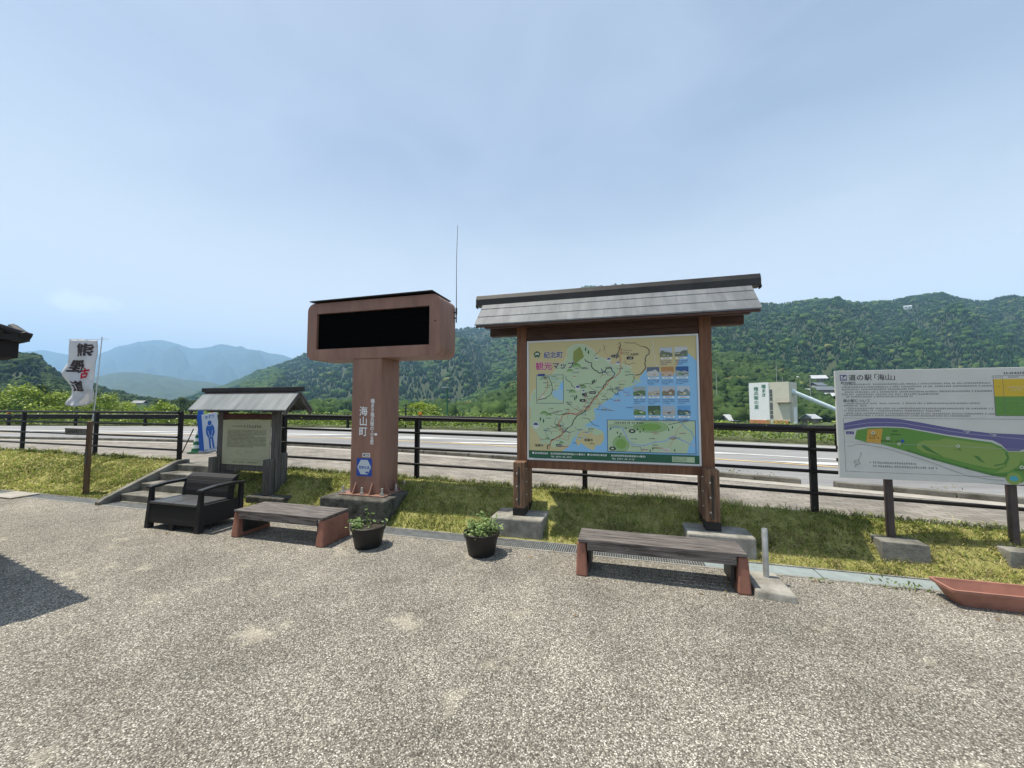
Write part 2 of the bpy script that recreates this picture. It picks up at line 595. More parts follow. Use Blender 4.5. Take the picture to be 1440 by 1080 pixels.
# ------------------------------------------------------------------ setting
strip('paving', -60, 40, 1.0, [lambda s: (-45, 0), lambda s: (-6, 0), lambda s: (-1, 0), lambda s: (0.0, 0)], M_pave)
strip('bank', -60, -6.98, 0.12, [(lambda s, k=k: ((0.24 + (t_fence(s) + 0.05 - 0.24) * k / 14), bank_z(s, 0.24 + (t_fence(s) + 0.05 - 0.24) * k / 14))) for k in range(15)], M_soil)
strip('bank', -5.42, 40, 0.12, [(lambda s, k=k: ((0.24 + (t_fence(s) + 0.05 - 0.24) * k / 14), bank_z(s, 0.24 + (t_fence(s) + 0.05 - 0.24) * k / 14))) for k in range(15)], M_soil)
strip('sidewalk', -60, 40, 0.5, [lambda s: (t_fence(s) + 0.0, zr(s) - 0.012), lambda s: (t_kerb(s) - 0.28, zr(s) - 0.004)], M_brick)
strip('gutter', -60, 40, 0.5, [lambda s: (t_kerb(s) - 0.28, zr(s)), lambda s: (t_kerb(s) + 0.02, zr(s))], M_conc_lt)
strip('road', -60, 40, 0.5, [lambda s: (t_kerb(s) + 0.02, zr(s) - 0.03), lambda s: ((t_kerb(s) + t_far(s)) / 2, zr(s)), lambda s: (t_far(s) + 0.5, zr(s) - 0.03)], M_asph)


def kerb(name, s0, s1):
    b = MB(); n = int((s1 - s0) / 0.6)
    for i in range(n):
        a = s0 + (s1 - s0) * i / n; e = a + (s1 - s0) / n - 0.012
        za, ze = zr(a) - 0.13, zr(e) - 0.13
        ta, te = t_kerb(a), t_kerb(e)
        b.hexa([W(a, ta, za), W(e, te, ze), W(e, te + .17, ze), W(a, ta + .17, za)],
               [W(a, ta + .015, za + .205), W(e, te + .015, ze + .205), W(e, te + .155, ze + .205), W(a, ta + .155, za + .205)])
    return tag(b.build(name, M_kerb, bevel=0.012), kind='structure')


kerb('kerb', -40, 3.93)
kerb('kerb', 4.35, 30)

# road markings on the carriageway
mk = MB()
def zroad(s, k):   # k 0..1 across the road, crowned
    return zr(s) - 0.03 + 0.03 * (1 - abs(2 * k - 1)) + 0.006
def mark(s0, k0, s1, k1, w, m, ds=0.7, L=0.0):
    n = max(1, int(abs(s1 - s0) / ds))
    for i in range(n):
        a, e = s0 + (s1 - s0) * i / n, s0 + (s1 - s0) * (i + 1) / n
        ka, ke = k0 + (k1 - k0) * i / n, k0 + (k1 - k0) * (i + 1) / n
        P = []
        for (s, k, d) in ((a, ka, -w / 2), (e, ke, -w / 2), (e, ke, w / 2), (a, ka, w / 2)):
            t = t_kerb(s) + (t_far(s) - t_kerb(s)) * k + d
            P.append(W(s, t, zroad(s, k) + L))
        mk.add(P, [(0, 1, 2, 3)], m)
KL, KY = 0.5, 0.33
mark(-45, 0.965, 30, 0.965, 0.12, M_white)
mark(-45, KL, 30, KL, 0.15, M_white)
mark(-45, KY, 30, KY, 0.14, M_yellow)
s = -42.0
while s < 26:
    P = []
    for (ds, k) in ((0.0, KY + .02), (1.0, KY + .02), (4.1, KL - .015), (3.1, KL - .015)):
        t = t_kerb(s + ds) + (t_far(s + ds) - t_kerb(s + ds)) * k
        P.append(W(s + ds, t, zroad(s + ds, k) + 0.004))
    mk.add(P, [(0, 1, 2, 3)], M_white)
    s += 4.2
o = mk.build('road_marking'); tag(o, kind='structure')

strip('verge', -60, 40, 0.8, [lambda s: (t_far(s) + .5, zr(s) - .034), lambda s: (t_far(s) + 2.5, zr(s) + .02), lambda s: (t_far(s) + 6, zr(s) - .5), lambda s: (t_far(s) + 16, -4.2)], M_verge)
vg = MB(); vg.add([(-9300, -2500, -4.0), (4800, -2500, -4.0), (4800, 8400, -4.0), (-9300, 8400, -4.0)], [(0, 1, 2, 3)])
tag(vg.build('valley_ground', M_valley), kind='structure')

# drain: a grated run and blue-grey cover plates
M_grate = mat('galvanised_steel', (0.42, 0.43, 0.42), 0.55, var=0.25, vscale=12, metal=0.6)
M_plate = mat('painted_cover', (0.25, 0.29, 0.29), 0.6, var=0.18, vscale=5, detail=8)
M_dark = mat('drain_dark', (0.05, 0.045, 0.035), 0.95, var=.5, vscale=6)
b = MB(); b.box(-60, 40, 0.0, 0.24, -0.2, -0.05, M_dark); b.box(-60, 40, -0.012, 0.012, -.2, .004, M_conc); b.box(-60, 40, .228, .25, -.2, .012, M_conc)
o = b.build('drain_channel'); o.location = W(0, 0, 0); o.rotation_euler = (0, 0, -ALPHA); tag(o, kind='structure')


def grating():
    g = MB()
    for y in (0.014, 0.222): g.box(0, 1.0, y, y + .006, -.035, .003)
    for i in range(40):
        x = 0.004 + i * 0.025
        g.box(x, x + 0.006, 0.02, 0.222, -.03, .002)
    for y in (.07, .12, .17): g.box(0, 1.0, y, y + .005, -.012, -.001)
    return g


gp = None
k = 0
for s0 in [x for x in np.arange(-14, 2.0, 1.0)]:
    o = grating().build('drain_grating', M_grate) if gp is None else gp.copy()
    if gp is None: gp = o
    else: C.objects.link(o)
    o.location = W(s0 - 0.005, 0, 0.001); o.rotation_euler = (0, 0, -ALPHA)
    tag(o, 'galvanised steel drain grating in the channel at the foot of the grass bank', 'drain grating', 'drain gratings along the bank')
cp = None
for s0 in [2.0, 3.0, 4.0, 5.0]:
    if cp is None:
        q = MB(); q.box(0.004, .992, 0.016, .224, -.03, .004)
        o = q.build('drain_cover', M_plate, bevel=.003); cp = o
    else:
        o = cp.copy(); C.objects.link(o)
    o.location = W(s0 - .005, 0, 0.001); o.rotation_euler = (0, 0, -ALPHA)
    tag(o, 'flat blue-grey drain cover plate in the channel right of the pipe post', 'drain cover', 'drain cover plates on the right')
q = MB(); q.box(0, .7, -.16, .2, 0.004, .022)
o = q.build('drain_cover', M_conc_lt, bevel=.003); o.location = W(-9.55, 0, 0.004); o.rotation_euler = (0, 0, -ALPHA)
tag(o, 'pale concrete slab lying over the drain at the far left', 'drain cover')

# ------------------------------------------------------------------ concrete steps
st = thing('concrete_steps', 'short flight of grey concrete steps up the grass bank behind the black loveseat', 'steps', W(-6.15, 0, 0))
for i in range(4):
    q = MB(); z1 = 0.125 * (i + 1) - (0.008 if i == 3 else 0)
    q.box(-.72, .74, 0.25 + .28 * i, 0.25 + .28 * (i + 1) + (.02 if i < 3 else .15), -.05, z1)
    q.build('step', M_step, st, bevel=.012)
for x in (-.83, .742):
    q = MB(); q.prism([(-.02, -.05), (-.02, .05), (.06, .1), (1.12, .56), (1.32, .56), (1.32, -.05)], 'x', x, x + .108)
    q.build('cheek_wall', M_step, st, bevel=.01)

# ------------------------------------------------------------------ electronic sign tower
M_brown = mat('brown_paint', (0.255, 0.138, 0.1), 0.55, var=0.2, vscale=3.5, detail=10, stretch=(1.6, 1.6, .3), spec=.35)
M_scr = mat('screen_black', (0.0015, 0.0015, 0.002), 0.7, spec=.05)
M_louv = mat('louvre_black', (0.002, 0.002, 0.002), 0.8, spec=.05)
M_blk = mat('black_metal', (0.012, 0.012, 0.013), 0.45)
M_wht = mat('white_ink', (0.78, 0.78, 0.76), 0.6)
M_blue = mat('blue_ink', (0.02, 0.07, 0.36), 0.5)
M_silver = mat('silver_bolt', (0.55, 0.54, 0.5), 0.4, metal=.7, var=.2, vscale=30)
tw = thing('display_tower', 'brown T-shaped roadside display tower with blank black screen on concrete base', 'sign tower', W(-2.33, 0.75, 0.33))
q = MB(); q.box(-.53, .5, -.5, .46, -.4, 0.0)
q.build('concrete_base', M_conc_dk, tw, bevel=.02)
q = MB(); q.box(-.36, .38, -.33, .33, 0.002, .018)
q.build('base_plate', M_brown, tw, bevel=.003)
pil = MB(); pil.box(-.245, .245, -.235, .235, .018, 1.96)
pil = pil.build('pillar', M_brown, tw, bevel=.012)
for (x, d) in ((-.14, 0), (.13, 0)):
    q = MB(); q.prism([(-.235, .018), (-.32, .018), (-.24, .17), (-.235, .17)], 'x', x - .008, x + .008)
    q.build('stiffener', M_brown, tw)
for y in (-.12, .12):
    q = MB(); q.prism([(.245, .018), (.36, .018), (.25, .17), (.245, .17)], 'y', y - .008, y + .008)
    q.build('stiffener', M_brown, tw)
for (x, y) in ((-.32, -.28), (0.0, -.29), (.32, -.28), (.33, .05), (.33, .28)):
    q = MB(); q.tube([(x, y, .018), (x, y, .115)], .018, 10); q.lathe([(0.001, .045), (.032, .045), (.032, .018)], 6, c=(x, y))
    q.build('anchor_bolt', M_silver, tw, smooth=True)


def rrect(x0, x1, z0, z1, r, n=7):
    P = []
    for (cx, cz, a) in ((x1 - r, z1 - r, 0), (x0 + r, z1 - r, 90), (x0 + r, z0 + r, 180), (x1 - r, z0 + r, 270)):
        for i in range(n + 1):
            w = R(a + 90 * i / n); P.append((cx + r * math.cos(w), cz + r * math.sin(w)))
    return P


HX0, HX1, HZ0, HZ1 = -1.06, 1.17, 1.955, 2.82
q = MB()
outer = rrect(HX0, HX1, HZ0, HZ1, .12)
SX0, SX1, SZ0, SZ1 = -.89, 1.0, 2.115, 2.66
no = len(outer)
inner = [(SX1, SZ1), (SX0, SZ1), (SX0, SZ0), (SX1, SZ0)]
yf, yb = -.25, .24
# shell, front ring, recess and back
vs = [(p[0], yf, p[1]) for p in outer] + [(p[0], yb, p[1]) for p in outer]
fs = [(i, (i + 1) % no, no + (i + 1) % no, no + i) for i in range(no)]
fs.append(tuple(range(2 * no - 1, no - 1, -1)))
q.add(vs, fs)
iv = [(p[0], yf, p[1]) for p in inner] + [(p[0], yf + .05, p[1]) for p in inner]
ring_v = [(p[0], yf, p[1]) for p in outer] + iv
ring_f = []
per = no // 4
for c in range(4):
    for i in range(per - 1):
        a = c * per + i
        ring_f.append((a, a + 1, no + c))
    a, e = c * per + per - 1, ((c + 1) % 4) * per
    ring_f.append((a, e, no + (c + 1) % 4, no + c))
ring_f += [(no + i, no + (i + 1) % 4, no + 4 + (i + 1) % 4, no + 4 + i) for i in range(4)]
q.add(ring_v, ring_f)
hd = q.build('cabinet', M_brown, tw)
bm = bmesh.new(); bm.from_mesh(hd.data); bmesh.ops.remove_doubles(bm, verts=bm.verts, dist=1e-5)
bmesh.ops.recalc_face_normals(bm, faces=bm.faces); bm.to_mesh(hd.data); bm.free()
q = MB(); q.box(SX0, SX1, yf + .045, yf + .06, SZ0, SZ1)
scr = q.build('screen', M_scr, tw)
q = MB()
for i in range(1, 16):
    z = SZ0 + (SZ1 - SZ0) * i / 16
    q.box(SX0 + .002, SX1 - .002, yf + .030, yf + .044, z - .003, z + .003)
q.build('louvre', M_louv, scr)
q = MB(); q.hexa([(HX0 + .08, -.31, 2.835), (HX1 - .1, -.31, 2.845), (HX1 - .1, .3, 2.85), (HX0 + .08, .3, 2.84)],
                 [(HX0 + .08, -.31, 2.848), (HX1 - .1, -.31, 2.858), (HX1 - .1, .3, 2.863), (HX0 + .08, .3, 2.853)])
q.box(HX0 + .1, HX1 - .12, -.2, .2, 2.815, 2.838)
q.build('cabinet_cover', M_blk, tw)
q = MB(); q.tube([(1.205, .2, 2.2 + .42), (1.205, .2, 2.72)], .014, 8); q.tube([(1.205, .2, 2.72), (1.2, .2, 3.4), (1.215, .2, 3.98)], [.006, .004, .003], 6)
q.box(1.168, 1.205, .19, .21, 2.645, 2.66); q.box(1.168, 1.205, .19, .21, 2.56, 2.575); q.tube([(1.205, .2, 2.5), (1.205, .2, 2.62)], .009, 6)
q.build('antenna', M_blk, tw, smooth=True)
q = MB(); q.tube([(1.09, yf - .004, 2.44), (1.09, yf + .001, 2.44)], .012, 10)
q.build('sensor', M_blk, tw)
p = Print(-.2365)
p.text('海山町', -.112, 1.262, .145, M_wht, 1, .014, sx=.98, vertical=True, lead=1.0)
p.text('種まき権兵衛のふる里', .075, 1.37, .07, M_wht, 1, .016, sx=.95, vertical=True, lead=.93)
# oval tag and small label strip
p.disc(.17, .86, .026, M_wht, 1, ry=.018)
base_n = len(p.v)
p.rect(-.03, .085, .475, .525, M_wht, 1); p.rect(-.02, .075, .483, .517, mat('grey_ink', (.25, .24, .23), .6), 2)
p.poly([(-.015, .5), (.005, .513), (.005, .487)], M_blk, 3); p.rect(.005, .06, .496, .504, M_wht, 3)
# blue sticker with hexagon
M_pale = mat('pale_blue_ink', (.5, .56, .6), .5)
p.poly(rrect(-.115, .115, .235, .46, .012), M_blue, 1)
hx = [(.105 * math.cos(R(60 * i)), .1075 * math.sin(R(60 * i)) * .98) for i in range(6)]
p.poly([(x, .3475 + z) for x, z in hx], M_pale, 2)
p.text('熊野古道', -.083, .328, .041, M_blue, 3, .012)
p.poly([(.02, .275), (.055, .268), (.065, .3), (.045, .29), (.035, .298)], M_blue, 3)
p.v[base_n:] = [(x * 1.1 - .01, y, (z - .3475) * 1.12 + .39) for x, y, z in p.v[base_n:]]
p.build('lettering', None, pil)

# ------------------------------------------------------------------ map board
M_wood = mat('stained_wood', (0.105, 0.043, 0.02), 0.6, col2=(0.2, 0.092, 0.045), vscale=5, bump=.25, bscale=30, stretch=(6, 6, .6), detail=8)
M_wood_dk_shade = mat('dark_shaded_wood', (0.035, 0.016, 0.01), 0.65, col2=(0.08, 0.036, 0.022), vscale=6, stretch=(1, 6, 6), detail=6)  # dark roof timber; its colour also carries the eave shade on beam and rail
M_wood_old = mat('split_old_wood', (0.06, 0.03, 0.017), 0.75, col2=(0.3, 0.17, 0.095), vscale=7, bump=.6, bscale=18, stretch=(9, 9, .5), detail=8)
M_shingle = mat('grey_roof_sheet', (0.12, 0.13, 0.138), 0.62, col2=(0.2, 0.213, 0.224), vscale=3.2, stretch=(2.6, .6, .6), detail=8, spec=.25, bump=.06, bscale=9)
M_ridge = mat('ridge_black', (0.022, 0.02, 0.019), 0.5, var=.4, vscale=5)
M_trim = mat('aluminium_trim', (0.55, 0.56, 0.56), 0.4, metal=.3)
bd = thing('map_board', 'large roofed timber board carrying a colourful illustrated tourist map on two posts', 'map board', W(-0.03, 0.64, 0.235))
for x in (-.02, 2.22):
    q = MB(); q.box(x - .31, x + .34, -.36, .2, -.35, 0.0)
    q.build('footing', M_conc, bd, bevel=.018)
for x in (0.0, 2.19):
    q = MB(); q.box(x - .065, x + .065, -.065, .065, .01, 2.42)
    q.build('post', M_wood, bd, bevel=.006)
    for y in (-.145, .145):
        q = MB(); q.box(x - .075, x + .075, y - .072, y + .072, .09, .66)
        q.box(x + .005, x + .028, y - .0735, y - .07, .14, .56, M_dark) if False else None
        st_ = q.build('splint', M_wood_old, bd, bevel=.012)
        q = MB(); q.box(x - .078, x + .078, y - .076, y + .076, .003, .092)
        q.build('steel_shoe', M_blk, bd, bevel=.003)
        sg = -1 if y < 0 else 1
        for z in (.2, .36, .52):
            q = MB(); q.tube([(x - .025, y + sg * .07, z), (x - .025, y + sg * .088, z)], .01, 6); q.build('bolt', M_silver, st_)
            q = MB(); q.tube([(x - .09, y, z + .05), (x + .09, y, z + .05)], .008, 6); q.build('bolt', M_silver, st_)
    q = MB(); q.box(x - .012, x + .014, -.2195, -.216, .13, .6)
    q.build('split', M_dark, bd)
q = MB(); q.box(-.44, 2.6, -.055, .055, 2.29, 2.42); q.build('beam', M_wood_dk_shade, bd, bevel=.006)  # beam and upper rail: shade under the eave painted as darker wood
q = MB(); q.box(.065, 2.125, -.05, .05, 2.2, 2.289); q.build('rail', M_wood_dk_shade, bd, bevel=.004)
q = MB(); q.box(.065, 2.125, -.05, .05, .565, .66); q.build('rail', M_wood, bd, bevel=.004)
for y in (-.24, .24):
    q = MB(); q.box(-.44, 2.6, y - .03, y + .03, 2.36, 2.43); q.build('purlin', M_wood_dk_shade, bd, bevel=.004)
for x in (-.38, 0, 2.19, 2.54):
    for sg in (-1, 1):
        q = MB()
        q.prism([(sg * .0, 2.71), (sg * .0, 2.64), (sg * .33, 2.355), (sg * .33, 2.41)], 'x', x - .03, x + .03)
        q.build('rafter', M_wood_dk_shade, bd)
# roof: three courses a side, each stepping over the next
for sg in (-1, 1):
    q = MB()
    for c in range(3):
        a, e = c / 3, (c + 1) / 3 + (.02 if c < 2 else 0)
        lift = .012 - .004 * c
        def rp(k, up): return (sg * (.02 + .34 * k), 2.76 - .375 * k + up)
        q.prism([rp(a, .004 + lift), rp(e, .004 + lift + .006), rp(e, -.002 + lift - .004), rp(a, -.012 + lift)], 'x', -.54 - c * .004, 2.68 + c * .004)
    q.build('roof_panel', M_shingle, bd)
    q = MB()
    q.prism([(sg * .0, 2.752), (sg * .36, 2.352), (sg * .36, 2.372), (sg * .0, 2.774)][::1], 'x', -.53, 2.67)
    q.build('roof_board', M_wood_dk_shade, bd)
q = MB(); q.prism([(-.075, 2.72), (-.075, 2.8), (-.05, 2.86), (.05, 2.86), (.075, 2.8), (.075, 2.72)], 'x', -.64, 2.78)
q.box(-.655, -.64, -.04, .04, 2.70, 2.74); q.box(2.78, 2.795, -.04, .04, 2.70, 2.74)
q.build('ridge_cap', M_ridge, bd, bevel=.006)

# the map panel
PU0, PU1, PV0, PV1 = .075, 2.115, .675, 2.2
q = MB(); q.box(PU0, PU1, -.066, -.052, PV0, PV1)
pan = q.build('map_panel', M_trim, bd)
q = MB()
for (a, e, c, d) in ((PU0, PU1, PV1 - .022, PV1), (PU0, PU1, PV0, PV0 + .022), (PU0, PU0 + .022, PV0 + .022, PV1 - .022), (PU1 - .022, PU1, PV0 + .022, PV1 - .022)):
    q.box(a, e, -.078, -.0665, c, d)
q.build('panel_frame', M_trim, pan, bevel=.002)
p = Print(-.0668)
AU0, AV1, AW, AH = PU0 + .022, PV1 - .022, PU1 - PU0 - .044, PV1 - PV0 - .044
def A(u, v): return (AU0 + u * AW, AV1 - v * AH)
def AP(pts): return [A(*q_) for q_ in pts]
def rough(pts, amp=.16, it=2, seed=1, closed=True):
    g = random.Random(seed)
    for _ in range(it):
        out = []; n_ = len(pts)
        for i in range(n_ if closed else n_ - 1):
            a_, b_ = pts[i], pts[(i + 1) % n_]; out.append(a_)
            dx, dy = b_[0] - a_[0], b_[1] - a_[1]
            if math.hypot(dx, dy) > .022 and not (a_[0] > .99 and b_[0] > .99) and a_[1] < .93:
                k_ = g.uniform(-amp, amp); out.append((a_[0] + dx * .5 - dy * k_, a_[1] + dy * .5 + dx * k_))
        if not closed: out.append(pts[-1])
        pts = out
    return pts
def ink(n_, c): return mat(n_ + '_ink', c, .45)
I_tan, I_green, I_green2, I_sea = ink('tan', (.52, .46, .24)), ink('land_green', (.42, .53, .34)), ink('mid_green', (.26, .40, .18)), ink('sea', (.23, .47, .70))
I_dkg, I_road, I_or, I_pale, I_navy, I_mag, I_lt = ink('dark_green', (.02, .09, .045)), ink('route_black', (.03, .03, .04)), ink('route_orange', (.5, .2, .1)), ink('pale', (.55, .58, .5)), ink('navy', (.04, .05, .2)), ink('magenta', (.42, .03, .14)), ink('light_sea', (.3, .5, .62))
I_hill, I_foot = ink('hill_green', (.13, .27, .08)), ink('footer_green', (.015, .10, .05))
p.rect(AU0, AU0 + AW, AV1 - AH, AV1, I_tan, 1)
p.poly(AP([(1, .2), (.95, .13), (.91, .17), (.88, .3), (.80, .28), (.72, .26), (.69, .31), (.66, .38), (.6, .40), (.53, .46), (.5, .5), (.45, .54), (.41, .58), (.42, .66), (.36, .71), (.33, .76), (.29, .8), (.27, .86), (.25, .9), (.21, .935), (1, .935)]), I_sea, 2)
green = [(.015, .62), (.012, .46), (.04, .41), (.1, .385), (.13, .33), (.16, .27), (.2, .2), (.24, .16), (.25, .08), (.3, .03), (.36, .035), (.41, .08), (.43, .13), (.48, .16), (.52, .22), (.56, .2), (.6, .22), (.64, .24), (.66, .3), (.64, .34), (.685, .33), (.67, .37), (.62, .40), (.57, .42), (.53, .46), (.5, .5), (.45, .54), (.405, .58), (.42, .65), (.39, .685), (.36, .71), (.33, .75), (.3, .78), (.275, .84), (.255, .88), (.2, .9), (.12, .87), (.075, .9), (.07, .82), (.03, .75)]
p.poly(AP(rough(green, .22)), I_green, 3)
p.line(AP(green[:18]), .007, I_pale, 4)
p.poly(AP([(.31, .79), (.34, .75), (.39, .76), (.42, .8), (.47, .78), (.47, .83), (.45, .87), (.42, .88), (.41, .92), (.37, .9), (.33, .86), (.31, .89), (.295, .84)]), I_tan, 3)
p.poly(AP([(.34, .75), (.36, .72), (.41, .73), (.455, .755), (.47, .78), (.42, .8), (.39, .77)]), I_green, 4)
# coves and islets
rs = random.Random(4)
for i in range(44):
    k = i / 43
    u, v = .69 - .42 * k + rs.uniform(-.02, .03), .34 + .52 * k + rs.uniform(-.015, .03)
    p.disc(*A(u, v), rs.uniform(.006, .017), I_sea if i % 2 else I_green, 5, 9, ry=rs.uniform(.005, .013))
for i in range(14):
    p.disc(*A(rs.uniform(.4, .6), rs.uniform(.48, .72)), .004, I_pale, 5, 6)
# hills
for (u, v, r) in ((.305, .225, .06), (.265, .26, .038), (.345, .4, .045), (.28, .44, .043), (.1, .625, .05), (.13, .635, .036), (.19, .735, .038), (.12, .84, .032), (.21, .87, .03)):
    cu, cv = A(u, v)
    p.disc(cu, cv, r, I_hill, 5, 14, ry=r * .85, a0=0, a1=180)
    p.disc(cu, cv, r * .8, I_green2, 6, 14, ry=r * .45, a0=0, a1=180)
p.poly(AP([(.29, .09), (.33, .05), (.345, .09), (.355, .14), (.325, .17), (.3, .2), (.285, .16)]), ink('olive', (.22, .27, .06)), 5)
# cedar icons
for (u, v) in ((.365, .075), (.382, .1), (.405, .355), (.415, .345), (.295, .49), (.305, .475), (.075, .665), (.095, .68)):
    cu, cv = A(u, v); p.poly([(cu, cv - .03), (cu + .011, cv), (cu, cv + .03), (cu - .011, cv)], I_dkg, 6)
# routes
routes = [
    ([(.36, .16), (.4, .19), (.41, .24), (.45, .28), (.48, .27), (.49, .24), (.52, .24), (.54, .29), (.5, .34), (.47, .4), (.44, .46), (.41, .5), (.38, .55), (.33, .62), (.28, .7), (.23, .77), (.18, .82), (.14, .87), (.12, .92)], .010, I_road),
    ([(.56, .07), (.585, .12), (.57, .18), (.58, .24), (.55, .3), (.5, .35), (.46, .42), (.43, .48), (.39, .54), (.34, .59), (.28, .62), (.22, .63), (.2, .68), (.205, .74), (.21, .8), (.16, .84), (.13, .92)], .010, I_or),
    ([(.24, .3), (.27, .35), (.3, .4), (.34, .38), (.4, .37), (.43, .33)], .006, I_road),
    ([(.57, .03), (.565, .1), (.55, .16)], .009, I_road),
    ([(.71, .07), (.74, .1), (.72, .16), (.715, .22), (.7, .28), (.66, .3)], .009, I_road),
    ([(.6, .03), (.66, .035), (.71, .07)], .005, I_road), ([(.48, .08), (.5, .14), (.55, .13)], .004, I_or),
    ([(.6, .3), (.65, .3), (.64, .36)], .006, I_road), ([(.13, .62), (.2, .63), (.25, .6)], .005, I_road), ([(.25, .57), (.26, .62), (.3, .61)], .004, I_or),
    ([(.5, .3), (.46, .24), (.47, .3)], .005, I_navy), ([(.52, .2), (.53, .29), (.56, .33)], .006, I_lt),
    ([(.34, .65), (.38, .66), (.4, .7), (.44, .72)], .005, I_road), ([(.2, .77), (.26, .78), (.25, .84), (.19, .83)], .005, I_or),
]
for i, (pts, w, m) in enumerate(routes): p.line(AP(rough(pts, .2, 2, i, False)), w, m, 7 + .1 * (i % 5))
for i in range(26):
    k = rs.uniform(.05, .95); u, v = .62 - .45 * k + rs.uniform(-.1, .04), .28 + .55 * k + rs.uniform(-.07, .06)
    p.line(AP(rough([(u, v), (u + rs.uniform(-.06, .06), v + rs.uniform(-.06, .06)), (u + rs.uniform(-.1, .1), v + rs.uniform(-.09, .09))], .3, 2, i, False)), .0035, rs.choice((I_road, I_navy, I_or, I_road)), 6.6)
for i in range(8):
    u, v = rs.uniform(.44, .62), rs.uniform(.04, .2)
    p.line(AP(rough([(u, v), (u + rs.uniform(-.08, .08), v + rs.uniform(-.04, .06))], .3, 2, i, False)), .004, rs.choice((I_road, I_or)), 6.6)
p.line(AP(rough([(.76, .02), (.755, .08), (.77, .14), (.765, .2), (.79, .235)], .2, 2, 3, False)), .006, I_pale, 6)
# name tags and little labels
for (u, v, w) in ((.52, .14, .045), (.61, .16, .04), (.325, .505, .036), (.385, .44, .04), (.175, .885, .036), (.34, .455, .03)):
    cu, cv = A(u, v); p.poly(rrect(cu, cu + w * AW, cv - .018, cv + .016, .012, 3), I_road, 8); p.marks(cu + .012, cu + w * AW - .01, cv - .01, .018, I_pale, 9, rnd=rs)
for i in range(95):
    u, v = rs.uniform(.06, .62), rs.uniform(.2, .9)
    cu, cv = A(u, v); p.marks(cu, cu + rs.uniform(.04, .09), cv, .014, rs.choice((I_road, I_navy, I_mag, I_pale)), 8, rnd=rs)
for (u, v, r) in ((.315, .4, .035), (.35, .43, .022), (.045, .72, .045), (.43, .16, .022), (.505, .17, .03), (.56, .2, .026)):
    cu, cv = A(u, v); p.disc(cu, cv, r, I_pale, 8, 14); p.disc(cu, cv + r * .1, r * .7, I_navy, 9, 12, a0=0, a1=180)
p.text('大紀町', *A(.63, .14), .034, I_road, 8, .01); p.text('尾鷲市', *A(.35, .845), .036, I_road, 8, .01); p.text('尾鷲市', *A(.04, .9), .036, I_road, 8, .01)
# title with town emblem
cu, cv = A(.055, .105)
p.poly([(cu + .048 * math.sin(R(72 * i)) * (1 if j == 0 else .72), cv + .048 * math.cos(R(72 * i)) * 1) for i in range(5) for j in (0,)], I_dkg, 8)
p.disc(cu, cv - .006, .028, I_pale, 9, 14, a0=0, a1=180); p.disc(cu, cv - .012, .013, I_dkg, 10, 10); p.rect(cu - .02, cu + .02, cv - .036, cv - .03, I_pale, 9)
x = p.text('紀北町', *A(.098, .135), .088, M_wht, 8, .04, sx=.95); p.text('紀北町', *A(.098, .135), .088, I_navy, 9, .02, sx=.95)
p.text('観光', *A(.045, .235), .108, M_wht, 8, .045); x = p.text('観光', *A(.045, .235), .108, I_mag, 9, .022)
p.text('マップ', x, A(0, .23)[1], .094, M_wht, 8, .045); p.text('マップ', x, A(0, .23)[1], .094, I_road, 9, .025)
# inset on the left
a, c = A(.05, .285); e, d = A(.225, .53)
p.rect(a, e, d, c, I_green, 8); p.poly(AP([(.225, .33), (.2, .38), (.19, .41), (.15, .43), (.16, .47), (.19, .5), (.225, .51)]), I_lt, 9); p.poly(AP([(.225, .33), (.2, .37), (.205, .42), (.225, .42)]), I_sea, 10)
p.frame(a, e, d, c, .005, I_navy, 10)
p.line(AP([(.1, .3), (.125, .34), (.12, .4), (.1, .44), (.07, .48), (.055, .51)]), .007, I_or, 11)
p.line(AP([(.13, .31), (.15, .36), (.155, .42), (.14, .46), (.1, .49), (.06, .5)]), .006, I_road, 11)
p.line(AP([(.12, .29), (.16, .32), (.2, .35)]), .008, I_lt, 11); p.disc(*A(.09, .475), .035, I_pale, 11, 10, ry=.022)
for i in range(10): cu, cv = A(rs.uniform(.06, .18), rs.uniform(.3, .5)); p.marks(cu, cu + .07, cv, .013, I_road, 12, rnd=rs)
a, c = A(.06, .275); e, d = A(.105, .295); p.rect(a, e, d, c, I_navy, 12)
# inset at lower right
a, c = A(.49, .665); e, d = A(.985, .925)
p.rect(a, e, d, c, I_green, 8); p.frame(a, e, d, c, .006, I_navy, 13)
for (u, v, rx, ry) in ((.74, .72, .2, .07), (.57, .86, .1, .1)):
    cu, cv = A(u, v); p.disc(cu, cv, rx, I_green2, 9, 20, ry=ry); p.disc(cu, cv, rx * .6, ink('leaf_green', (.18, .34, .08)), 10, 20, ry=ry * .6)
p.poly(AP([(.985, .77), (.95, .85), (.935, .92), (.985, .92)]), I_sea, 9)
p.line(AP([(.5, .75), (.53, .72), (.58, .73), (.6, .8), (.63, .86), (.7, .87), (.76, .84), (.82, .83), (.86, .79), (.91, .82), (.98, .86)]), .02, I_pale, 11)
p.line(AP([(.5, .75), (.53, .72), (.58, .73), (.6, .8), (.63, .86), (.7, .87), (.76, .84), (.82, .83), (.86, .79), (.91, .82), (.98, .86)]), .011, ink('river', (.2, .38, .55)), 12)
p.line(AP([(.9, .67), (.93, .72), (.96, .75), (.975, .8)]), .01, ink('river', (.2, .38, .55)), 12)
p.line(AP([(.63, .88), (.68, .88), (.69, .92)]), .004, I_road, 12); p.line(AP([(.84, .88), (.87, .8), (.89, .73), (.92, .69)]), .004, I_or, 12); p.line(AP([(.84, .7), (.9, .68), (.95, .668)]), .006, I_road, 12)
p.marks(*[A(.53, .69)[0], A(.7, .69)[0], A(.53, .69)[1] - .01], .024, I_road, 12, rnd=rs)
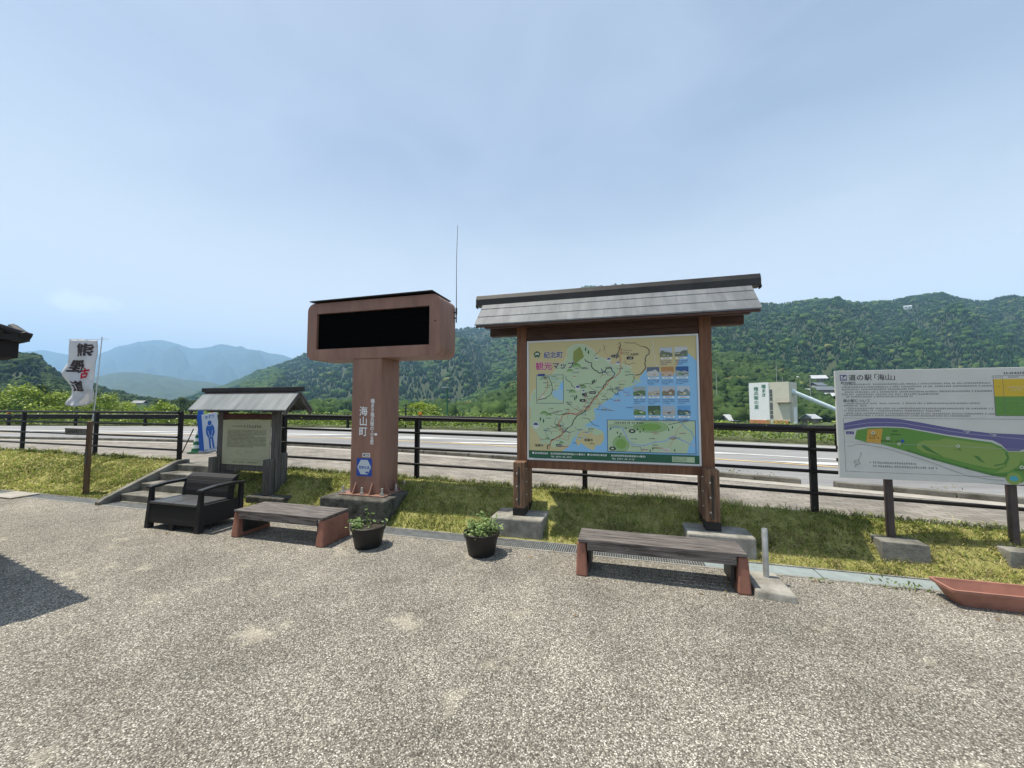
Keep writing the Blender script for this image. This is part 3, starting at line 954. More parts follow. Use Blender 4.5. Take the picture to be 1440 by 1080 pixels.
for j in range(3): p.marks(A(.5, 0)[0], A(.69, 0)[0], A(0, .71 + j * .012)[1], .011, I_hill, 12, rnd=rs)
for (u, v) in ((.55, .78), (.56, .81), (.57, .79), (.665, .75), (.68, .77), (.70, .75), (.84, .75), (.86, .73), (.51, .75), (.6, .74), (.87, .91), (.75, .9), (.735, .92)):
    cu, cv = A(u, v - .01); p.poly([(cu, cv - .02), (cu + .008, cv), (cu, cv + .02), (cu - .008, cv)], I_dkg, 12)
for (u, v) in ((.635, .755), (.52, .9)): cu, cv = A(u, v); p.disc(cu, cv, .04, I_road, 12, 16, ry=.025); p.disc(cu, cv, .02, I_green, 13, 12, ry=.01)
for i in range(14): cu, cv = A(rs.uniform(.62, .93), rs.uniform(.76, .91)); p.marks(cu, cu + .07, cv, .013, rs.choice((I_road, I_mag)), 13, rnd=rs)
cu, cv = A(.8, .905); p.rect(cu, cu + .09, cv - .015, cv + .025, I_pale, 13); p.marks(cu + .01, cu + .08, cv - .005, .02, I_mag, 14, rnd=rs)
# small landscape photographs with captions
cells = [(.8, .085), (.882, .085), (.725, .24), (.805, .24), (.885, .24)] + [(x_, .395) for x_ in (.645, .727, .808, .89)] + [(x_, .55) for x_ in (.645, .727, .808, .89)]
skies = [(.42, .48, .55), (.5, .53, .56), (.1, .14, .2), (.4, .22, .08), (.03, .1, .26), (.3, .36, .36), (.4, .46, .5), (.42, .44, .46), (.45, .5, .55), (.25, .38, .5), (.06, .11, .06), (.35, .42, .48), (.12, .32, .6)]
lows = [(.14, .17, .12), (.13, .16, .13), (.5, .5, .48), (.5, .36, .28), (.32, .36, .36), (.1, .17, .08), (.42, .38, .3), (.22, .17, .12), (.18, .24, .25), (.12, .22, .06), (.12, .2, .08), (.4, .38, .36), (.06, .12, .16)]
for i, (u, v) in enumerate(cells):
    a, c = A(u, v); e, d = A(u + .07, v + .075)
    p.rect(a, e, d, c, ink('photo_sky_%s' % 'abcdefghijklm'[i], skies[i]), 8)
    h = c - d; w = e - a
    prof = [(a, d), (e, d), (e, d + h * rs.uniform(.3, .7)), (a + w * .7, d + h * rs.uniform(.4, .8)), (a + w * .4, d + h * rs.uniform(.3, .6)), (a + w * .15, d + h * rs.uniform(.4, .75)), (a, d + h * rs.uniform(.3, .6))]
    p.poly(prof, ink('photo_hill_%s' % 'abcdefghijklm'[i], lows[i]), 9)
    for q_ in range(5):
        x0 = a + w * rs.uniform(0, .7); y0 = d + h * rs.uniform(.02, .3)
        p.rect(x0, x0 + w * rs.uniform(.12, .3), y0, y0 + h * rs.uniform(.05, .12), rs.choice((I_pale, I_road, I_hill, I_tan)), 10)
    a2, c2 = A(u + .006, v + .082); e2, d2 = A(u + .066, v + .094)
    p.rect(a2, e2, d2, c2, M_wht, 8); p.marks(a2 + .02, e2 - .02, d2 + .003, .013, I_road, 9, rnd=rs)
    for j in range(3): p.marks(a + .004, e - .004, A(0, v + .112 + j * .014)[1], .013, I_navy, 8, fill=1 if j < 2 else .6, rnd=rs)
# footer
a, c = A(0, .935); e, d = A(1, 1.0)
p.rect(a, e, d, c, I_foot, 9)
F1, F2 = A(0, .963)[1], A(0, .988)[1]
p.rect(*[A(.022, 0)[0], A(.022, 0)[0] + .022, F1, F1 + .022], M_wht, 10); p.rect(A(.37, 0)[0], A(.37, 0)[0] + .022, F1, F1 + .022, M_wht, 10)
p.text('紀北町観光協会', A(.038, 0)[0], F1, .026, M_wht, 10, .012, sx=.95)
p.text('紀北町紀伊長島区東長島2410番地73', A(.14, 0)[0], F1, .026, M_wht, 10, .012)
p.text('TEL 0597-46-3555', A(.142, 0)[0], F2, .027, M_wht, 10, .012)
p.text('紀北町商工観光課', A(.387, 0)[0], F1, .026, M_wht, 10, .012, sx=.95)
p.text('紀北町紀伊長島区東長島769番地1', A(.51, 0)[0], F1, .026, M_wht, 10, .012)
p.text('TEL 0597-46-3115', A(.515, 0)[0], F2, .027, M_wht, 10, .012)
a, c = A(.855, .948); e, d = A(.975, .99); p.rect(a, e, d, c, I_green, 10)
for j in range(3): p.marks(a + .01, e - .08, d + .008 + j * .018, .013, I_dkg, 11, rnd=rs)
p.build('map_print', None, pan)

# ------------------------------------------------------------------ small roofed notice board
M_grey_wood = mat('weathered_wood', (0.05, 0.045, 0.04), 0.8, col2=(0.17, 0.155, 0.14), vscale=5, bump=.5, bscale=25, stretch=(8, 8, .5), detail=8)
M_red_wood = mat('faded_red_wood', (0.07, 0.025, 0.02), 0.75, col2=(0.12, 0.05, 0.04), vscale=5, detail=6)
M_metal_roof = mat('pale_metal_roof', (0.15, 0.166, 0.17), 0.5, col2=(0.26, 0.275, 0.275), vscale=2.2, stretch=(3, .5, .5), metal=.15, detail=8)
M_cream = mat('cream_panel', (0.43, 0.42, 0.28), 0.5, var=.08, vscale=3)
M_ink_dk = mat('faded_ink', (0.05, 0.05, 0.025), .6)
nb = thing('notice_board', 'small roofed notice board with a cream text panel beside the concrete steps', 'notice board', W(-4.73, .73, .2))
q = MB(); q.box(.30, 1.02, -.28, .35, -.3, 0); q.build('footing', M_conc_dk, nb, bevel=.02)
q = MB(); q.box(-.85, -.3, -.3, .3, -.3, 0); q.build('footing', M_conc_dk, nb, bevel=.02)
for x in (-.57, .57):
    q = MB(); q.box(x - .055, x + .055, -.05, .05, 0, 1.42); q.build('post', M_grey_wood, nb, bevel=.005)
    for y in (-.125, .125):
        q = MB(); q.box(x - .055, x + .055, y - .06, y + .06, 0, .55 if y < 0 else .62); q.build('splint', M_grey_wood, nb, bevel=.01)
q = MB(); q.box(-.515, .515, -.04, .04, 1.17, 1.27); q.build('rail', M_red_wood, nb, bevel=.004)
q = MB(); q.box(-.515, .515, -.035, .035, .33, .42); q.build('rail', M_grey_wood, nb, bevel=.004)
q = MB(); q.box(-.95, .95, -.035, .035, 1.55, 1.62); q.build('ridge_beam', M_red_wood, nb)
for y in (-.19, .19):
    q = MB(); q.box(-.85, .9, y - .025, y + .025, 1.32, 1.365); q.build('purlin', M_grey_wood, nb)
for x in (-.57, .57):
    q = MB(); q.box(x - .04, x + .04, -.25, .25, 1.29, 1.345); q.build('cross_beam', M_grey_wood, nb)
q = MB(); q.box(-.5, .5, -.055, -.037, .43, 1.16); np_ = q.build('text_panel', M_cream, nb, bevel=.002)
p = Print(-.0556)
rs = random.Random(9)
p.marks(-.29, -.07, 1.045, .026, M_ink_dk, 1, rnd=rs); p.marks(-.05, .33, 1.035, .045, M_ink_dk, 1, rnd=rs)
for j in range(13): p.marks(-.4, .42, .985 - j * .0225, .0165, M_ink_dk, 1, fill=1 if j not in (4, 12) else .7, rnd=rs)
I_map = mat('faint_map_ink', (.27, .27, .17), .6)
for k_ in range(9):
    x0, y0 = rs.uniform(-.38, .3), rs.uniform(.56, .67); pts = [(x0, y0)]
    for _ in range(5): pts.append((pts[-1][0] + rs.uniform(.0, .035), pts[-1][1] + rs.uniform(-.025, .025)))
    p.line(pts, .004, I_map, 1)
p.line([(0, .52), (.005, .67)], .004, I_map, 1); p.line([(-.42, .51)] + [(-.42 + .04 * i, .51 + rs.uniform(-.012, .012)) for i in range(1, 21)], .005, I_map, 2)
p.marks(-.25, .0, .463, .021, M_ink_dk, 1, rnd=rs); p.marks(.05, .27, .463, .021, M_ink_dk, 1, rnd=rs)
p.build('text_print', None, np_)
for sg in (-1, 1):
    q = MB()
    q.prism([(0, 1.645), (sg * .275, 1.335), (sg * .275, 1.32), (0, 1.62)], 'x', -1.0, 1.02)
    for x in (-.5, 0, .5): q.prism([(0, 1.648), (sg * .275, 1.338), (sg * .275, 1.334), (0, 1.643)], 'x', x - .004, x + .004)
    q.build('roof_panel', M_metal_roof, nb)
    for x in (-.985, .965):
        q = MB(); q.prism([(0, 1.618), (sg * .27, 1.318), (sg * .25, 1.25), (0, 1.535)], 'x', x, x + .035); q.build('barge_board', M_grey_wood, nb)
q = MB(); q.box(-1.03, 1.06, -.05, .05, 1.63, 1.7); q.build('ridge_cap', M_ridge, nb, bevel=.006)

# ------------------------------------------------------------------ station guide board on the right
M_board = mat('grey_white_board', (0.47, 0.48, 0.455), 0.45, var=.05, vscale=3)
M_bpost = mat('brown_post', (0.05, 0.036, 0.033), 0.5, var=.25, vscale=6)
gb = thing('guide_board', 'grey-white guide board with a green site plan on two brown posts', 'guide board', W(4.3, .6, .27))
for x in (-.47, .49):
    q = MB(); q.box(x - .028, x + .028, -.026, .026, 0, 1.6); q.build('post', M_bpost, gb, bevel=.004)
    q = MB(); q.hexa([Vector((x - .19, -.2, -.3)), Vector((x + .21, -.21, -.3)), Vector((x + .21, .16, -.3)), Vector((x - .18, .16, -.3))],
                     [Vector((x - .175, -.185, 0)), Vector((x + .195, -.2, -.006)), Vector((x + .2, .14, .004)), Vector((x - .165, .14, .008))])
    q.build('footing', M_step, gb, bevel=.007)
q = MB(); q.box(-.915, .95, -.072, -.045, .585, 1.695); gp_ = q.build('panel', M_board, gb, bevel=.003)
for z in (.75, .88, 1.4):
    q = MB(); q.box(-.925, -.915, -.06, -.04, z, z + .03); q.build('bracket', M_blk, gp_)
p = Print(-.0726)
rs = random.Random(21)
GU, GV, GW, GH = -.915, 1.695, 1.865, 1.11
def G(px, py):  # plan coordinates read off the board itself (visible part is 0..1440 by 0..850)
    return (GU + px / 1800 * GW, GV - (py - 40) / 830 * GH * .965)
def GP(pts): return [G(*q_) for q_ in pts]
I_purple, I_roadp, I_g1, I_g2, I_g3, I_or2, I_yel, I_teal, I_bk = ink('purple', (.055, .04, .17)), ink('plan_road', (.09, .085, .21)), ink('plan_green', (.085, .21, .035)), ink('plan_light', (.17, .26, .06)), ink('plan_dark', (.05, .15, .03)), ink('plan_orange', (.42, .25, .04)), ink('plan_yellow', (.48, .34, .02)), ink('plan_teal', (.05, .28, .36)), ink('black', (.02, .02, .025))
a, c = G(40, 75); e, d = G(98, 120)
p.rect(a, e, d, c, I_purple, 1); w = e - a; h = c - d
p.rect(a + w * .12, a + w * .42, d + h * .5, d + h * .85, M_board, 2); p.poly([(a + w * .5, d + h * .2), (a + w * .9, d + h * .2), (a + w * .9, d + h * .8), (a + w * .7, d + h * .8), (a + w * .7, d + h * .55), (a + w * .5, d + h * .55)], M_board, 2); p.rect(a + w * .12, a + w * .42, d + h * .15, d + h * .4, M_board, 2)
x = p.text('道の駅', *G(112, 117), .066, I_bk, 2, .01, gap=.03); x = p.text('「海山」', x - .02, G(0, 117)[1], .066, I_bk, 2, .01, sx=.95)
p.text('町の紹介', *G(45, 150), .033, I_bk, 2, .008); p.text('道の駅について', *G(57, 294), .034, I_bk, 2, .008)
I_txt = ink('text_grey', (.13, .13, .14))
for (y, x0, f) in ((160, 70, .98), (181, 50, 1), (200, 50, .5), (221, 75, 1), (240, 50, .66), (258, 75, .5), (312, 75, .93), (330, 60, .16), (352, 80, 1), (370, 60, .66), (391, 80, 1), (408, 60, .85)):
    a, v_ = G(x0, y); e, _ = G(1230, y); p.marks(a, e, v_, .0165, I_txt, 2, fill=f, rnd=rs)
# table
a, c = G(1232, 100); e, d = G(1760, 400)
p.rect(a, e, G(0, 126)[1], c, M_board, 1); p.rect(a, e, G(0, 255)[1], G(0, 126)[1], I_yel, 2); p.rect(a, e, d, G(0, 255)[1], I_g1, 2)
p.frame(a, e, d, c, .004, I_txt, 3); p.rect(G(1300, 0)[0], G(1300, 0)[0] + .003, d, c, I_txt, 3)
p.marks(G(1310, 0)[0], G(1560, 0)[0], G(0, 92)[1], .022, I_bk, 3, rnd=rs); p.marks(a + .015, a + .06, G(0, 118)[1], .014, I_txt, 3, rnd=rs); p.marks(G(1340, 0)[0], G(1420, 0)[0], G(0, 118)[1], .014, I_txt, 3, rnd=rs)
for (y, x0, x1) in ((195, 1325, 1600), (215, 1345, 1500), (296, 1315, 1600), (325, 1400, 1560), (350, 1365, 1560), (372, 1340, 1650)): p.marks(G(x0, 0)[0], G(x1, 0)[0], G(0, y)[1], .022, I_hill if y > 250 else I_tan, 4, rnd=rs)
for y in (190, 290, 345, 370): p.marks(G(1258, 0)[0], G(1280, 0)[0], G(0, y)[1], .018, I_hill, 4, rnd=rs)
# plan
a, c = G(52, 422); e, d = G(1760, 850); p.frame(a, e, d, c, .003, I_txt, 1)
top = [(57, 465), (150, 445), (250, 428), (380, 422), (520, 430), (680, 455), (860, 487), (1020, 510), (1180, 527), (1440, 535), (1760, 560)]
bot = [(1760, 640), (1440, 632), (1380, 655), (1300, 655), (1260, 610), (1200, 580), (1050, 565), (880, 545), (700, 515), (540, 490), (400, 486), (260, 490), (150, 505), (57, 520)]
p.poly(GP(top + bot), I_roadp, 2)
p.line(GP([(57, 490), (260, 460), (400, 455), (540, 460), (700, 487), (880, 515), (1060, 538), (1200, 550), (1760, 595)]), .004, ink('lane', (.3, .3, .4)), 3)
p.poly(GP([(160, 520), (260, 500), (400, 495), (540, 498), (700, 525), (880, 555), (1050, 578), (1190, 595), (1260, 625), (1300, 660), (1430, 660), (1760, 670), (1760, 830), (1440, 850), (1380, 885), (1290, 880), (1270, 850), (1180, 840), (900, 770), (600, 690), (360, 628), (240, 615), (140, 590)]), I_g1, 3)
p.poly(GP([(640, 610), (700, 590), (800, 590), (850, 570), (1000, 590), (1190, 610), (1280, 660), (1300, 700), (1270, 770), (1200, 790), (1050, 765), (860, 720), (680, 680), (630, 650)]), I_g2, 4)
p.poly(GP([(1300, 662), (1420, 662), (1370, 760), (1290, 810), (1200, 820), (1280, 770), (1310, 710)]), I_g2, 4)
p.poly(GP([(665, 630), (690, 622), (715, 640), (830, 715), (700, 665)]), I_g3, 5); p.poly(GP([(1050, 695), (1090, 700), (1135, 752), (1090, 730)]), I_g3, 5)
p.line(GP([(1285, 670), (1300, 705), (1270, 750), (1200, 765)]), .012, I_g3, 5); p.line(GP([(560, 670), (760, 730), (1000, 790), (1180, 832), (1280, 830)]), .02, I_g3, 5)
p.poly(GP([(250, 512), (372, 504), (350, 625), (232, 612)]), I_or2, 5)
for (x_, y_, r) in ((293, 538, 15), (410, 580, 15), (495, 622, 14), (945, 628, 14), (1390, 772, 16)): cu, cv = G(x_, y_); p.disc(cu, cv, r / 1800 * GW, M_board, 6, 14); p.disc(cu, cv, r / 3400 * GW, I_g1, 7, 10)
for (x0, y_, x1) in ((262, 566, 325), (255, 585, 345), (350, 608, 540), (430, 556, 510), (915, 660, 970), (1340, 800, 1440), (440, 528, 495)): p.marks(G(x0, 0)[0], G(x1, 0)[0], G(0, y_)[1], .017, I_bk, 6, rnd=rs)
a, c = G(512, 588); e, d = G(536, 610); p.rect(a, e, d, c, I_blue if False else M_blue, 6)
a, c = G(70, 530); e, d = G(135, 553); p.rect(a, e, d, c, I_purple, 2); p.marks(a + .01, e - .008, d + .006, .016, M_board, 3, rnd=rs)
for (x_, y_, r) in ((1330, 855, 55), (1460, 700, 75)): cu, cv = G(x_, y_); p.disc(cu, cv, r / 1800 * GW, I_g2, 5, 18); p.disc(cu, cv, r * .55 / 1800 * GW, I_teal, 6, 12, ry=r * .45 / 1800 * GW)
for (x_, y_) in ((1020, 520), (1210, 540)): cu, cv = G(x_, y_); p.line([(cu - .03, cv + .01), (cu + .02, cv), (cu - .01, cv - .012)], .004, M_board, 4)
p.line(GP([(75, 648), (110, 648), (150, 632), (230, 635), (400, 660), (700, 745), (1000, 850), (1180, 870), (1260, 872)]), .003, I_txt, 2)
cu, cv = G(150, 775); p.disc(cu, cv, .025, I_txt, 2, 18); p.disc(cu, cv, .021, M_board, 3, 18); p.line([(cu - .02, cv - .05), (cu + .04, cv + .085)], .003, I_txt, 4); p.line([(cu - .03, cv + .01), (cu + .03, cv - .01)], .003, I_txt, 4); p.marks(cu + .03, cu + .05, cv + .085, .016, I_txt, 4, rnd=rs)
p.text('※', *G(250, 778), .022, I_bk, 2); p.marks(G(278, 0)[0], G(620, 0)[0], G(0, 780)[1], .021, I_txt, 2, rnd=rs); p.marks(G(278, 0)[0], G(790, 0)[0], G(0, 808)[1], .021, I_txt, 2, rnd=rs)
p.line([G(40, 612), G(1760, 650)], .0025, ink('seam', (.3, .33, .33)), 8)
p.build('guide_print', None, gp_)

# ------------------------------------------------------------------ black pipe fences
M_fence = mat('fence_black_brown', (0.009, 0.008, 0.0075), 0.5, var=.3, vscale=10, spec=.25)


def pipe_fence(label, ss):
    base = W(ss[0], t_fence(ss[0]), zr(ss[0]))
    e = thing('pipe_fence', label, 'fence', base, 0.0, 'pipe fences along the pavement edge')
    tops = []
    for s in ss:
        P = W(s, t_fence(s), zr(s)) - base
        q = MB()
        M = Matrix.Translation(P) @ Matrix.Rotation(-R(19), 4, 'Z')
        q.box(-.032, .032, -.032, .032, -.25, .985, None, M)
        for h in (.235, .48, .725, .955):
            q.box(-.075, .075, -.046, -.028, h - .012, h + .012, None, M)
        q.build('post', M_fence, e, bevel=.006)
        tops.append((P, M))
    off = Vector((-.33, -.94, 0)) * .055
    for h, r in ((.235, .02), (.48, .02), (.725, .02), (.955, .026)):
        q = MB()
        q.tube([P + off + Vector((0, 0, h)) for P, M in tops], r, 10)
        q.build('rail', M_fence, e, smooth=True)
    return e


pipe_fence('black four-rail pipe fence on the bank left of the concrete steps', [-17.7, -15.1, -12.45, -9.75, -7.09])
pipe_fence('black four-rail pipe fence passing behind the boards, right of the concrete steps', [-4.56, -1.925, .716, 3.31, 5.9, 8.5, 11.1])

# guard rail across the road
gr = thing('guard_rail', 'dark steel guard rail with a broad beam along the far side of the road', 'guard rail', W(0, t_far(0) + .45, zr(0)), 0.0)
g0 = gr.location.copy()
q = MB(); q2 = None
ss = [x for x in np.arange(-38, 30.1, 2.0)]
prof = [(0.0, .62), (-.05, .595), (-.05, .55), (.0, .52), (.0, .46), (-.05, .43), (-.05, .385), (0.0, .355), (.03, .36), (.03, .615)]
vs, fs = [], []
for s in ss:
    P = W(s, t_far(s) + .45, zr(s))
    nrm = Vector((SA, CA, 0))
    for (a_, z_) in prof: vs.append(P + nrm * a_ + Vector((0, 0, z_)) - g0)
k = len(prof)
for i in range(len(ss) - 1):
    for j in range(k): fs.append((i * k + j, i * k + (j + 1) % k, (i + 1) * k + (j + 1) % k, (i + 1) * k + j))
q.add(vs, fs); q.build('beam', M_fence, gr)
M_orange = mat('orange_reflector', (.75, .25, .02), .35)
for i, s in enumerate(np.arange(-36, 30, 4.0)):
    P = W(s, t_far(s) + .53, zr(s)) - g0
    q = MB(); q.tube([P - Vector((0, 0, .3)), P + Vector((0, 0, .66))], .07, 10); pst = q.build('post', M_fence, gr, smooth=True)
    if i % 3 == 1:
        q = MB(); q.tube([P + Vector((0, -.08, .72)), P + Vector((0, .02, .72))], .075, 12, M_orange); q.tube([P + Vector((0, 0, .6)), P + Vector((0, 0, .7))], .02, 6, M_wht)
        q.build('reflector', None, pst)

# ------------------------------------------------------------------ benches
M_seat = mat('bench_wood', (0.035, 0.027, 0.024), 0.7, col2=(0.2, 0.178, 0.165), vscale=4, stretch=(.9, 11, 11), bump=.35, bscale=14, detail=8)
M_leg = mat('terracotta_leg', (0.25, 0.11, 0.075), 0.75, var=.22, vscale=6, bump=.2, bscale=90, detail=8)


def bench(label, s0, s1, t0, t1, seat):
    L, D = s1 - s0, t1 - t0
    e = thing('park_bench', label, 'bench', W((s0 + s1) / 2, (t0 + t1) / 2, 0), -ALPHA, 'low benches on the paving')
    for sg in (-1, 1):
        q = MB(); x0 = sg * (L / 2); w = .085
        def r_(i, z, dd): return [Vector((x0 - sg * i, -D / 2 - dd, z)), Vector((x0, -D / 2 - dd, z)), Vector((x0, D / 2 + dd, z)), Vector((x0 - sg * i, D / 2 + dd, z))]
        lo = [Vector((x0 + sg * .006, -D / 2 - .015, 0)), Vector((x0 - sg * (w + .016), -D / 2 - .015, 0)), Vector((x0 - sg * (w + .016), D / 2 + .015, 0)), Vector((x0 + sg * .006, D / 2 + .015, 0))]
        hi = [Vector((x0 - sg * .005, -D / 2 + .015, seat - .035)), Vector((x0 - sg * w, -D / 2 + .015, seat - .035)), Vector((x0 - sg * w, D / 2 - .015, seat - .035)), Vector((x0 - sg * .005, D / 2 - .015, seat - .035))]
        q.hexa(lo, hi); q.build('leg', M_leg, e, bevel=.014)
        q = MB(); q.box(x0 - sg * .135, x0 - sg * .108, -D / 2 + .05, D / 2 - .05, .06, seat - .09)
        q.build('bracket', M_blk, e)
    n = 5; gw = D / n
    for i in range(n):
        q = MB(); a = -D / 2 + gw * i
        q.box(-L / 2 + .015, L / 2 - .015, a + .0015, a + gw - .0015, seat - .028, seat)
        q.build('slat', M_seat, e, bevel=.004)
    for y in (-D / 2 + .0, D / 2 - .028):
        q = MB(); q.box(-L / 2 + .1, L / 2 - .1, y, y + .028, seat - .1, seat - .0295)
        if y < 0:
            for x in (-L * .18, L * .12, L * .42): q.tube([(x, y - .004, seat - .06), (x, y, seat - .06)], .013, 10)
        q.build('apron', M_seat, e, bevel=.003)
    return e


bench('low dark slatted bench on terracotta legs in front of the map board', .78, 2.24, -.52, -.17, .335)
bench('low dark slatted bench on terracotta legs between loveseat and display tower', -3.39, -2.05, -.58, -.14, .325)

# ------------------------------------------------------------------ woven loveseat
def weave_mat():
    m = bpy.data.materials.new('woven_resin'); m.use_nodes = True
    n, l = m.node_tree.nodes, m.node_tree.links
    b = n['Principled BSDF']; b.inputs['Roughness'].default_value = 0.6; b.inputs['Specular IOR Level'].default_value = .22
    b.inputs['Base Color'].default_value = (.014, .013, .014, 1)
    tc = n.new('ShaderNodeTexCoord')
    ck = n.new('ShaderNodeTexVoronoi'); ck.inputs['Scale'].default_value = 55; ck.inputs['Randomness'].default_value = .0
    l.new(tc.outputs['Object'], ck.inputs['Vector'])
    bp = n.new('ShaderNodeBump'); bp.inputs['Strength'].default_value = .8; bp.inputs['Distance'].default_value = .006; bp.invert = True
    l.new(ck.outputs['Distance'], bp.inputs['Height']); l.new(bp.outputs[0], b.inputs['Normal'])
    rp = n.new('ShaderNodeValToRGB'); rp.color_ramp.elements[0].color = (.03, .028, .03, 1); rp.color_ramp.elements[1].color = (.006, .006, .006, 1)
    l.new(ck.outputs['Distance'], rp.inputs['Fac']); l.new(rp.outputs[0], b.inputs['Base Color'])
    return m


M_weave = weave_mat()
M_seatp = mat('grey_seat_plastic', (.06, .06, .062), .4, var=.15, vscale=8)
ls = thing('loveseat', 'black woven-resin two-seat garden loveseat standing on the paving before the steps', 'loveseat', W(-4.36, -.32, 0))
LW = .475
q = MB(); q.prism([(-.3, .075), (-.28, .315), (.24, .295), (.27, .075)], 'x', -LW + .05, LW - .05); q.build('base', M_weave, ls, bevel=.01)
for x in (-LW, LW - .075):
    for (y0, y1, top) in ((-.31, -.235, .52), (.225, .3, .525)):
        q = MB(); q.hexa([Vector((x, y0, 0)), Vector((x + .075, y0, 0)), Vector((x + .075, y1, 0)), Vector((x, y1, 0))], [Vector((x + .012, y0 + .035, top)), Vector((x + .063, y0 + .035, top)), Vector((x + .063, y1, top)), Vector((x + .012, y1, top))])
        q.build('leg', M_weave, ls, bevel=.006)
    q = MB(); xa = x + (.012 if x > 0 else -.012)
    cv = [(-.3, .512), (-.29, .537), (-.1, .562), (.15, .567), (.31, .55), (.31, .53), (.15, .542), (-.1, .537), (-.27, .515)]
    q.prism([(y_, z_ - (.012 if i_ > 4 else 0)) for i_, (y_, z_) in enumerate(cv)], 'x', xa - .006, xa + .082); q.build('armrest', M_blk, ls, bevel=.008)
    q = MB(); q.box(x + .02, x + .055, -.25, .24, .075, .33); q.build('side_panel', M_weave, ls)
q = MB(); q.box(-.03, .03, -.302, -.26, 0, .08); q.build('leg', M_weave, ls)
for x in (-LW + .065, .004):
    q = MB(); q.box(x, x + LW - .07, -.3, .19, .317, .352); q.build('seat', M_seatp, ls, bevel=.012)
    q = MB()
    cv = [(.1, .31), (.105, .42), (.13, .52), (.175, .6), (.235, .64), (.28, .635), (.255, .59), (.22, .5), (.2, .4), (.2, .31)]
    q.prism(cv, 'x', x - .02, x + LW - .045 - .02); q.build('backrest', M_weave, ls, bevel=.012)

# ------------------------------------------------------------------ potted plants
M_pot = mat('black_pot', (.014, .012, .011), .5, var=.3, vscale=9)
M_earth = mat('potting_soil', (.05, .038, .028), .95, var=.4, vscale=30, bump=.6, bscale=90)
M_leaf = attr_mat('leaf', .55, trans=.25, spec=.35)


def leaves_np(centers, size, cols, flat=.5, aspect=.55, r=rng):
    """Kite-shaped leaves at centres: returns V, F, cols."""
    n = len(centers)
    d = r.normal(size=(n, 3)); d[:, 2] *= (1 - flat); d /= np.linalg.norm(d, axis=1)[:, None] + 1e-9
    up = np.tile(np.array([[0, 0, 1.0]]), (n, 1)) + r.normal(size=(n, 3)) * .55
    side = np.cross(d, up); side /= np.linalg.norm(side, axis=1)[:, None] + 1e-9
    nrm = np.cross(side, d)
    sz = size * r.uniform(.6, 1.35, (n, 1)) if np.isscalar(size) else size[:, None] * r.uniform(.6, 1.3, (n, 1))
    V = np.empty((n, 4, 3))
    V[:, 0] = centers - d * sz * .5
    V[:, 1] = centers + side * sz * aspect * .5 - nrm * sz * .08
    V[:, 2] = centers + d * sz * .5 - nrm * sz * .05
    V[:, 3] = centers - side * sz * aspect * .5 - nrm * sz * .08
    Fc = np.arange(n * 4).reshape(n, 4)
    return V.reshape(-1, 3), Fc, np.repeat(cols, 4, axis=0)


def pot(label, loc, plant):
    e = thing('potted_plant', label, 'potted plant', loc, 0.3, 'black pots in front of the bank')
    q = MB(); q.lathe([(.001, 0), (.138, 0), (.145, .01), (.178, .19), (.192, .195), (.198, .235), (.188, .24), (.175, .225), (.168, .185), (.001, .185)], 36)
    q.build('pot', M_pot, e, smooth=True)
    q = MB(); q.lathe([(.001, .205), (.1, .202), (.172, .196)], 24); q.build('soil', M_earth, e)
    r = np.random.default_rng(int(abs(loc.x) * 1000))
    q = MB(); pts = []
    for (x, y, h, n) in plant:
        lean = Vector((r.uniform(-.05, .05), r.uniform(-.05, .05), 0))
        A0, A1 = Vector((x, y, .19)), Vector((x, y, .19 + h)) + lean
        q.tube([A0, (A0 + A1) / 2 + lean * .3, A1], [.005, .004, .0025], 5)
        for i in range(n):
            k = r.uniform(.25, 1.02); c = A0.lerp(A1, k) + Vector((r.normal() * .035, r.normal() * .035, r.normal() * .012)); pts.append(tuple(c))
    q.build('stem', mat('green_stem', (.08, .12, .03), .6), e)
    pts = np.array(pts)
    g = r.uniform(0, 1, (len(pts), 1))
    cols = (1 - g) * np.array([[.11, .19, .05]]) + g * np.array([[.3, .38, .15]])
    V, Fc, cc = leaves_np(pts, .042, cols, .5, .6, r)
    mesh_np('foliage', V, Fc, M_leaf, cc, e)
    return e


r_ = np.random.default_rng(3)
pot('black plastic pot with a sparse plant and mostly bare soil, beside the left bench', Vector((-1.645, 4.5, 0)),
    [(-.12, -.02, .13, 30), (-.15, .03, .1, 28), (-.08, -.08, .1, 24), (-.05, .04, .12, 18), (-.02, .06, .27, 5), (-.17, -.06, .09, 20), (.13, .07, .06, 8), (.02, .1, .14, 14)])
pot('black plastic pot full of leafy green growth, in front of the map board footing', Vector((-.33, 4.27, 0)),
    [(.15 * math.cos(a) * k, .15 * math.sin(a) * k, .1 + r_.uniform(0, .1), 26) for a, k in zip(np.arange(0, 18, .9), np.tile([1, .7, .35, .9], 5))])

# ------------------------------------------------------------------ pipe post on slab, terracotta trough
pp = thing('pipe_post', 'short grey steel pipe standing in a concrete slab right of the bench', 'pipe post', W(2.41, -.35, 0))
q = MB(); q.hexa([Vector((-.15, -.22, -.02)), Vector((.155, -.235, -.02)), Vector((.15, .22, -.02)), Vector((-.14, .23, -.02))],
                 [Vector((-.14, -.2, .062)), Vector((.15, -.22, .056)), Vector((.14, .21, .066)), Vector((-.13, .22, .066))])
q.build('slab', M_conc, pp, bevel=.014)
q = MB(); q.lathe([(.019, .05), (.024, .05), (.024, .485), (.022, .49), (.019, .485), (.019, .2)], 20, c=(.03, .1))
q.build('pipe', M_grate, pp, smooth=True)
M_terra = mat('terracotta_plastic', (.31, .145, .105), .6, var=.2, vscale=5)
tr = thing('planter_trough', 'empty terracotta plastic planter trough on the paving at the right edge', 'planter', W(4.08, -.19, 0))
q = MB()
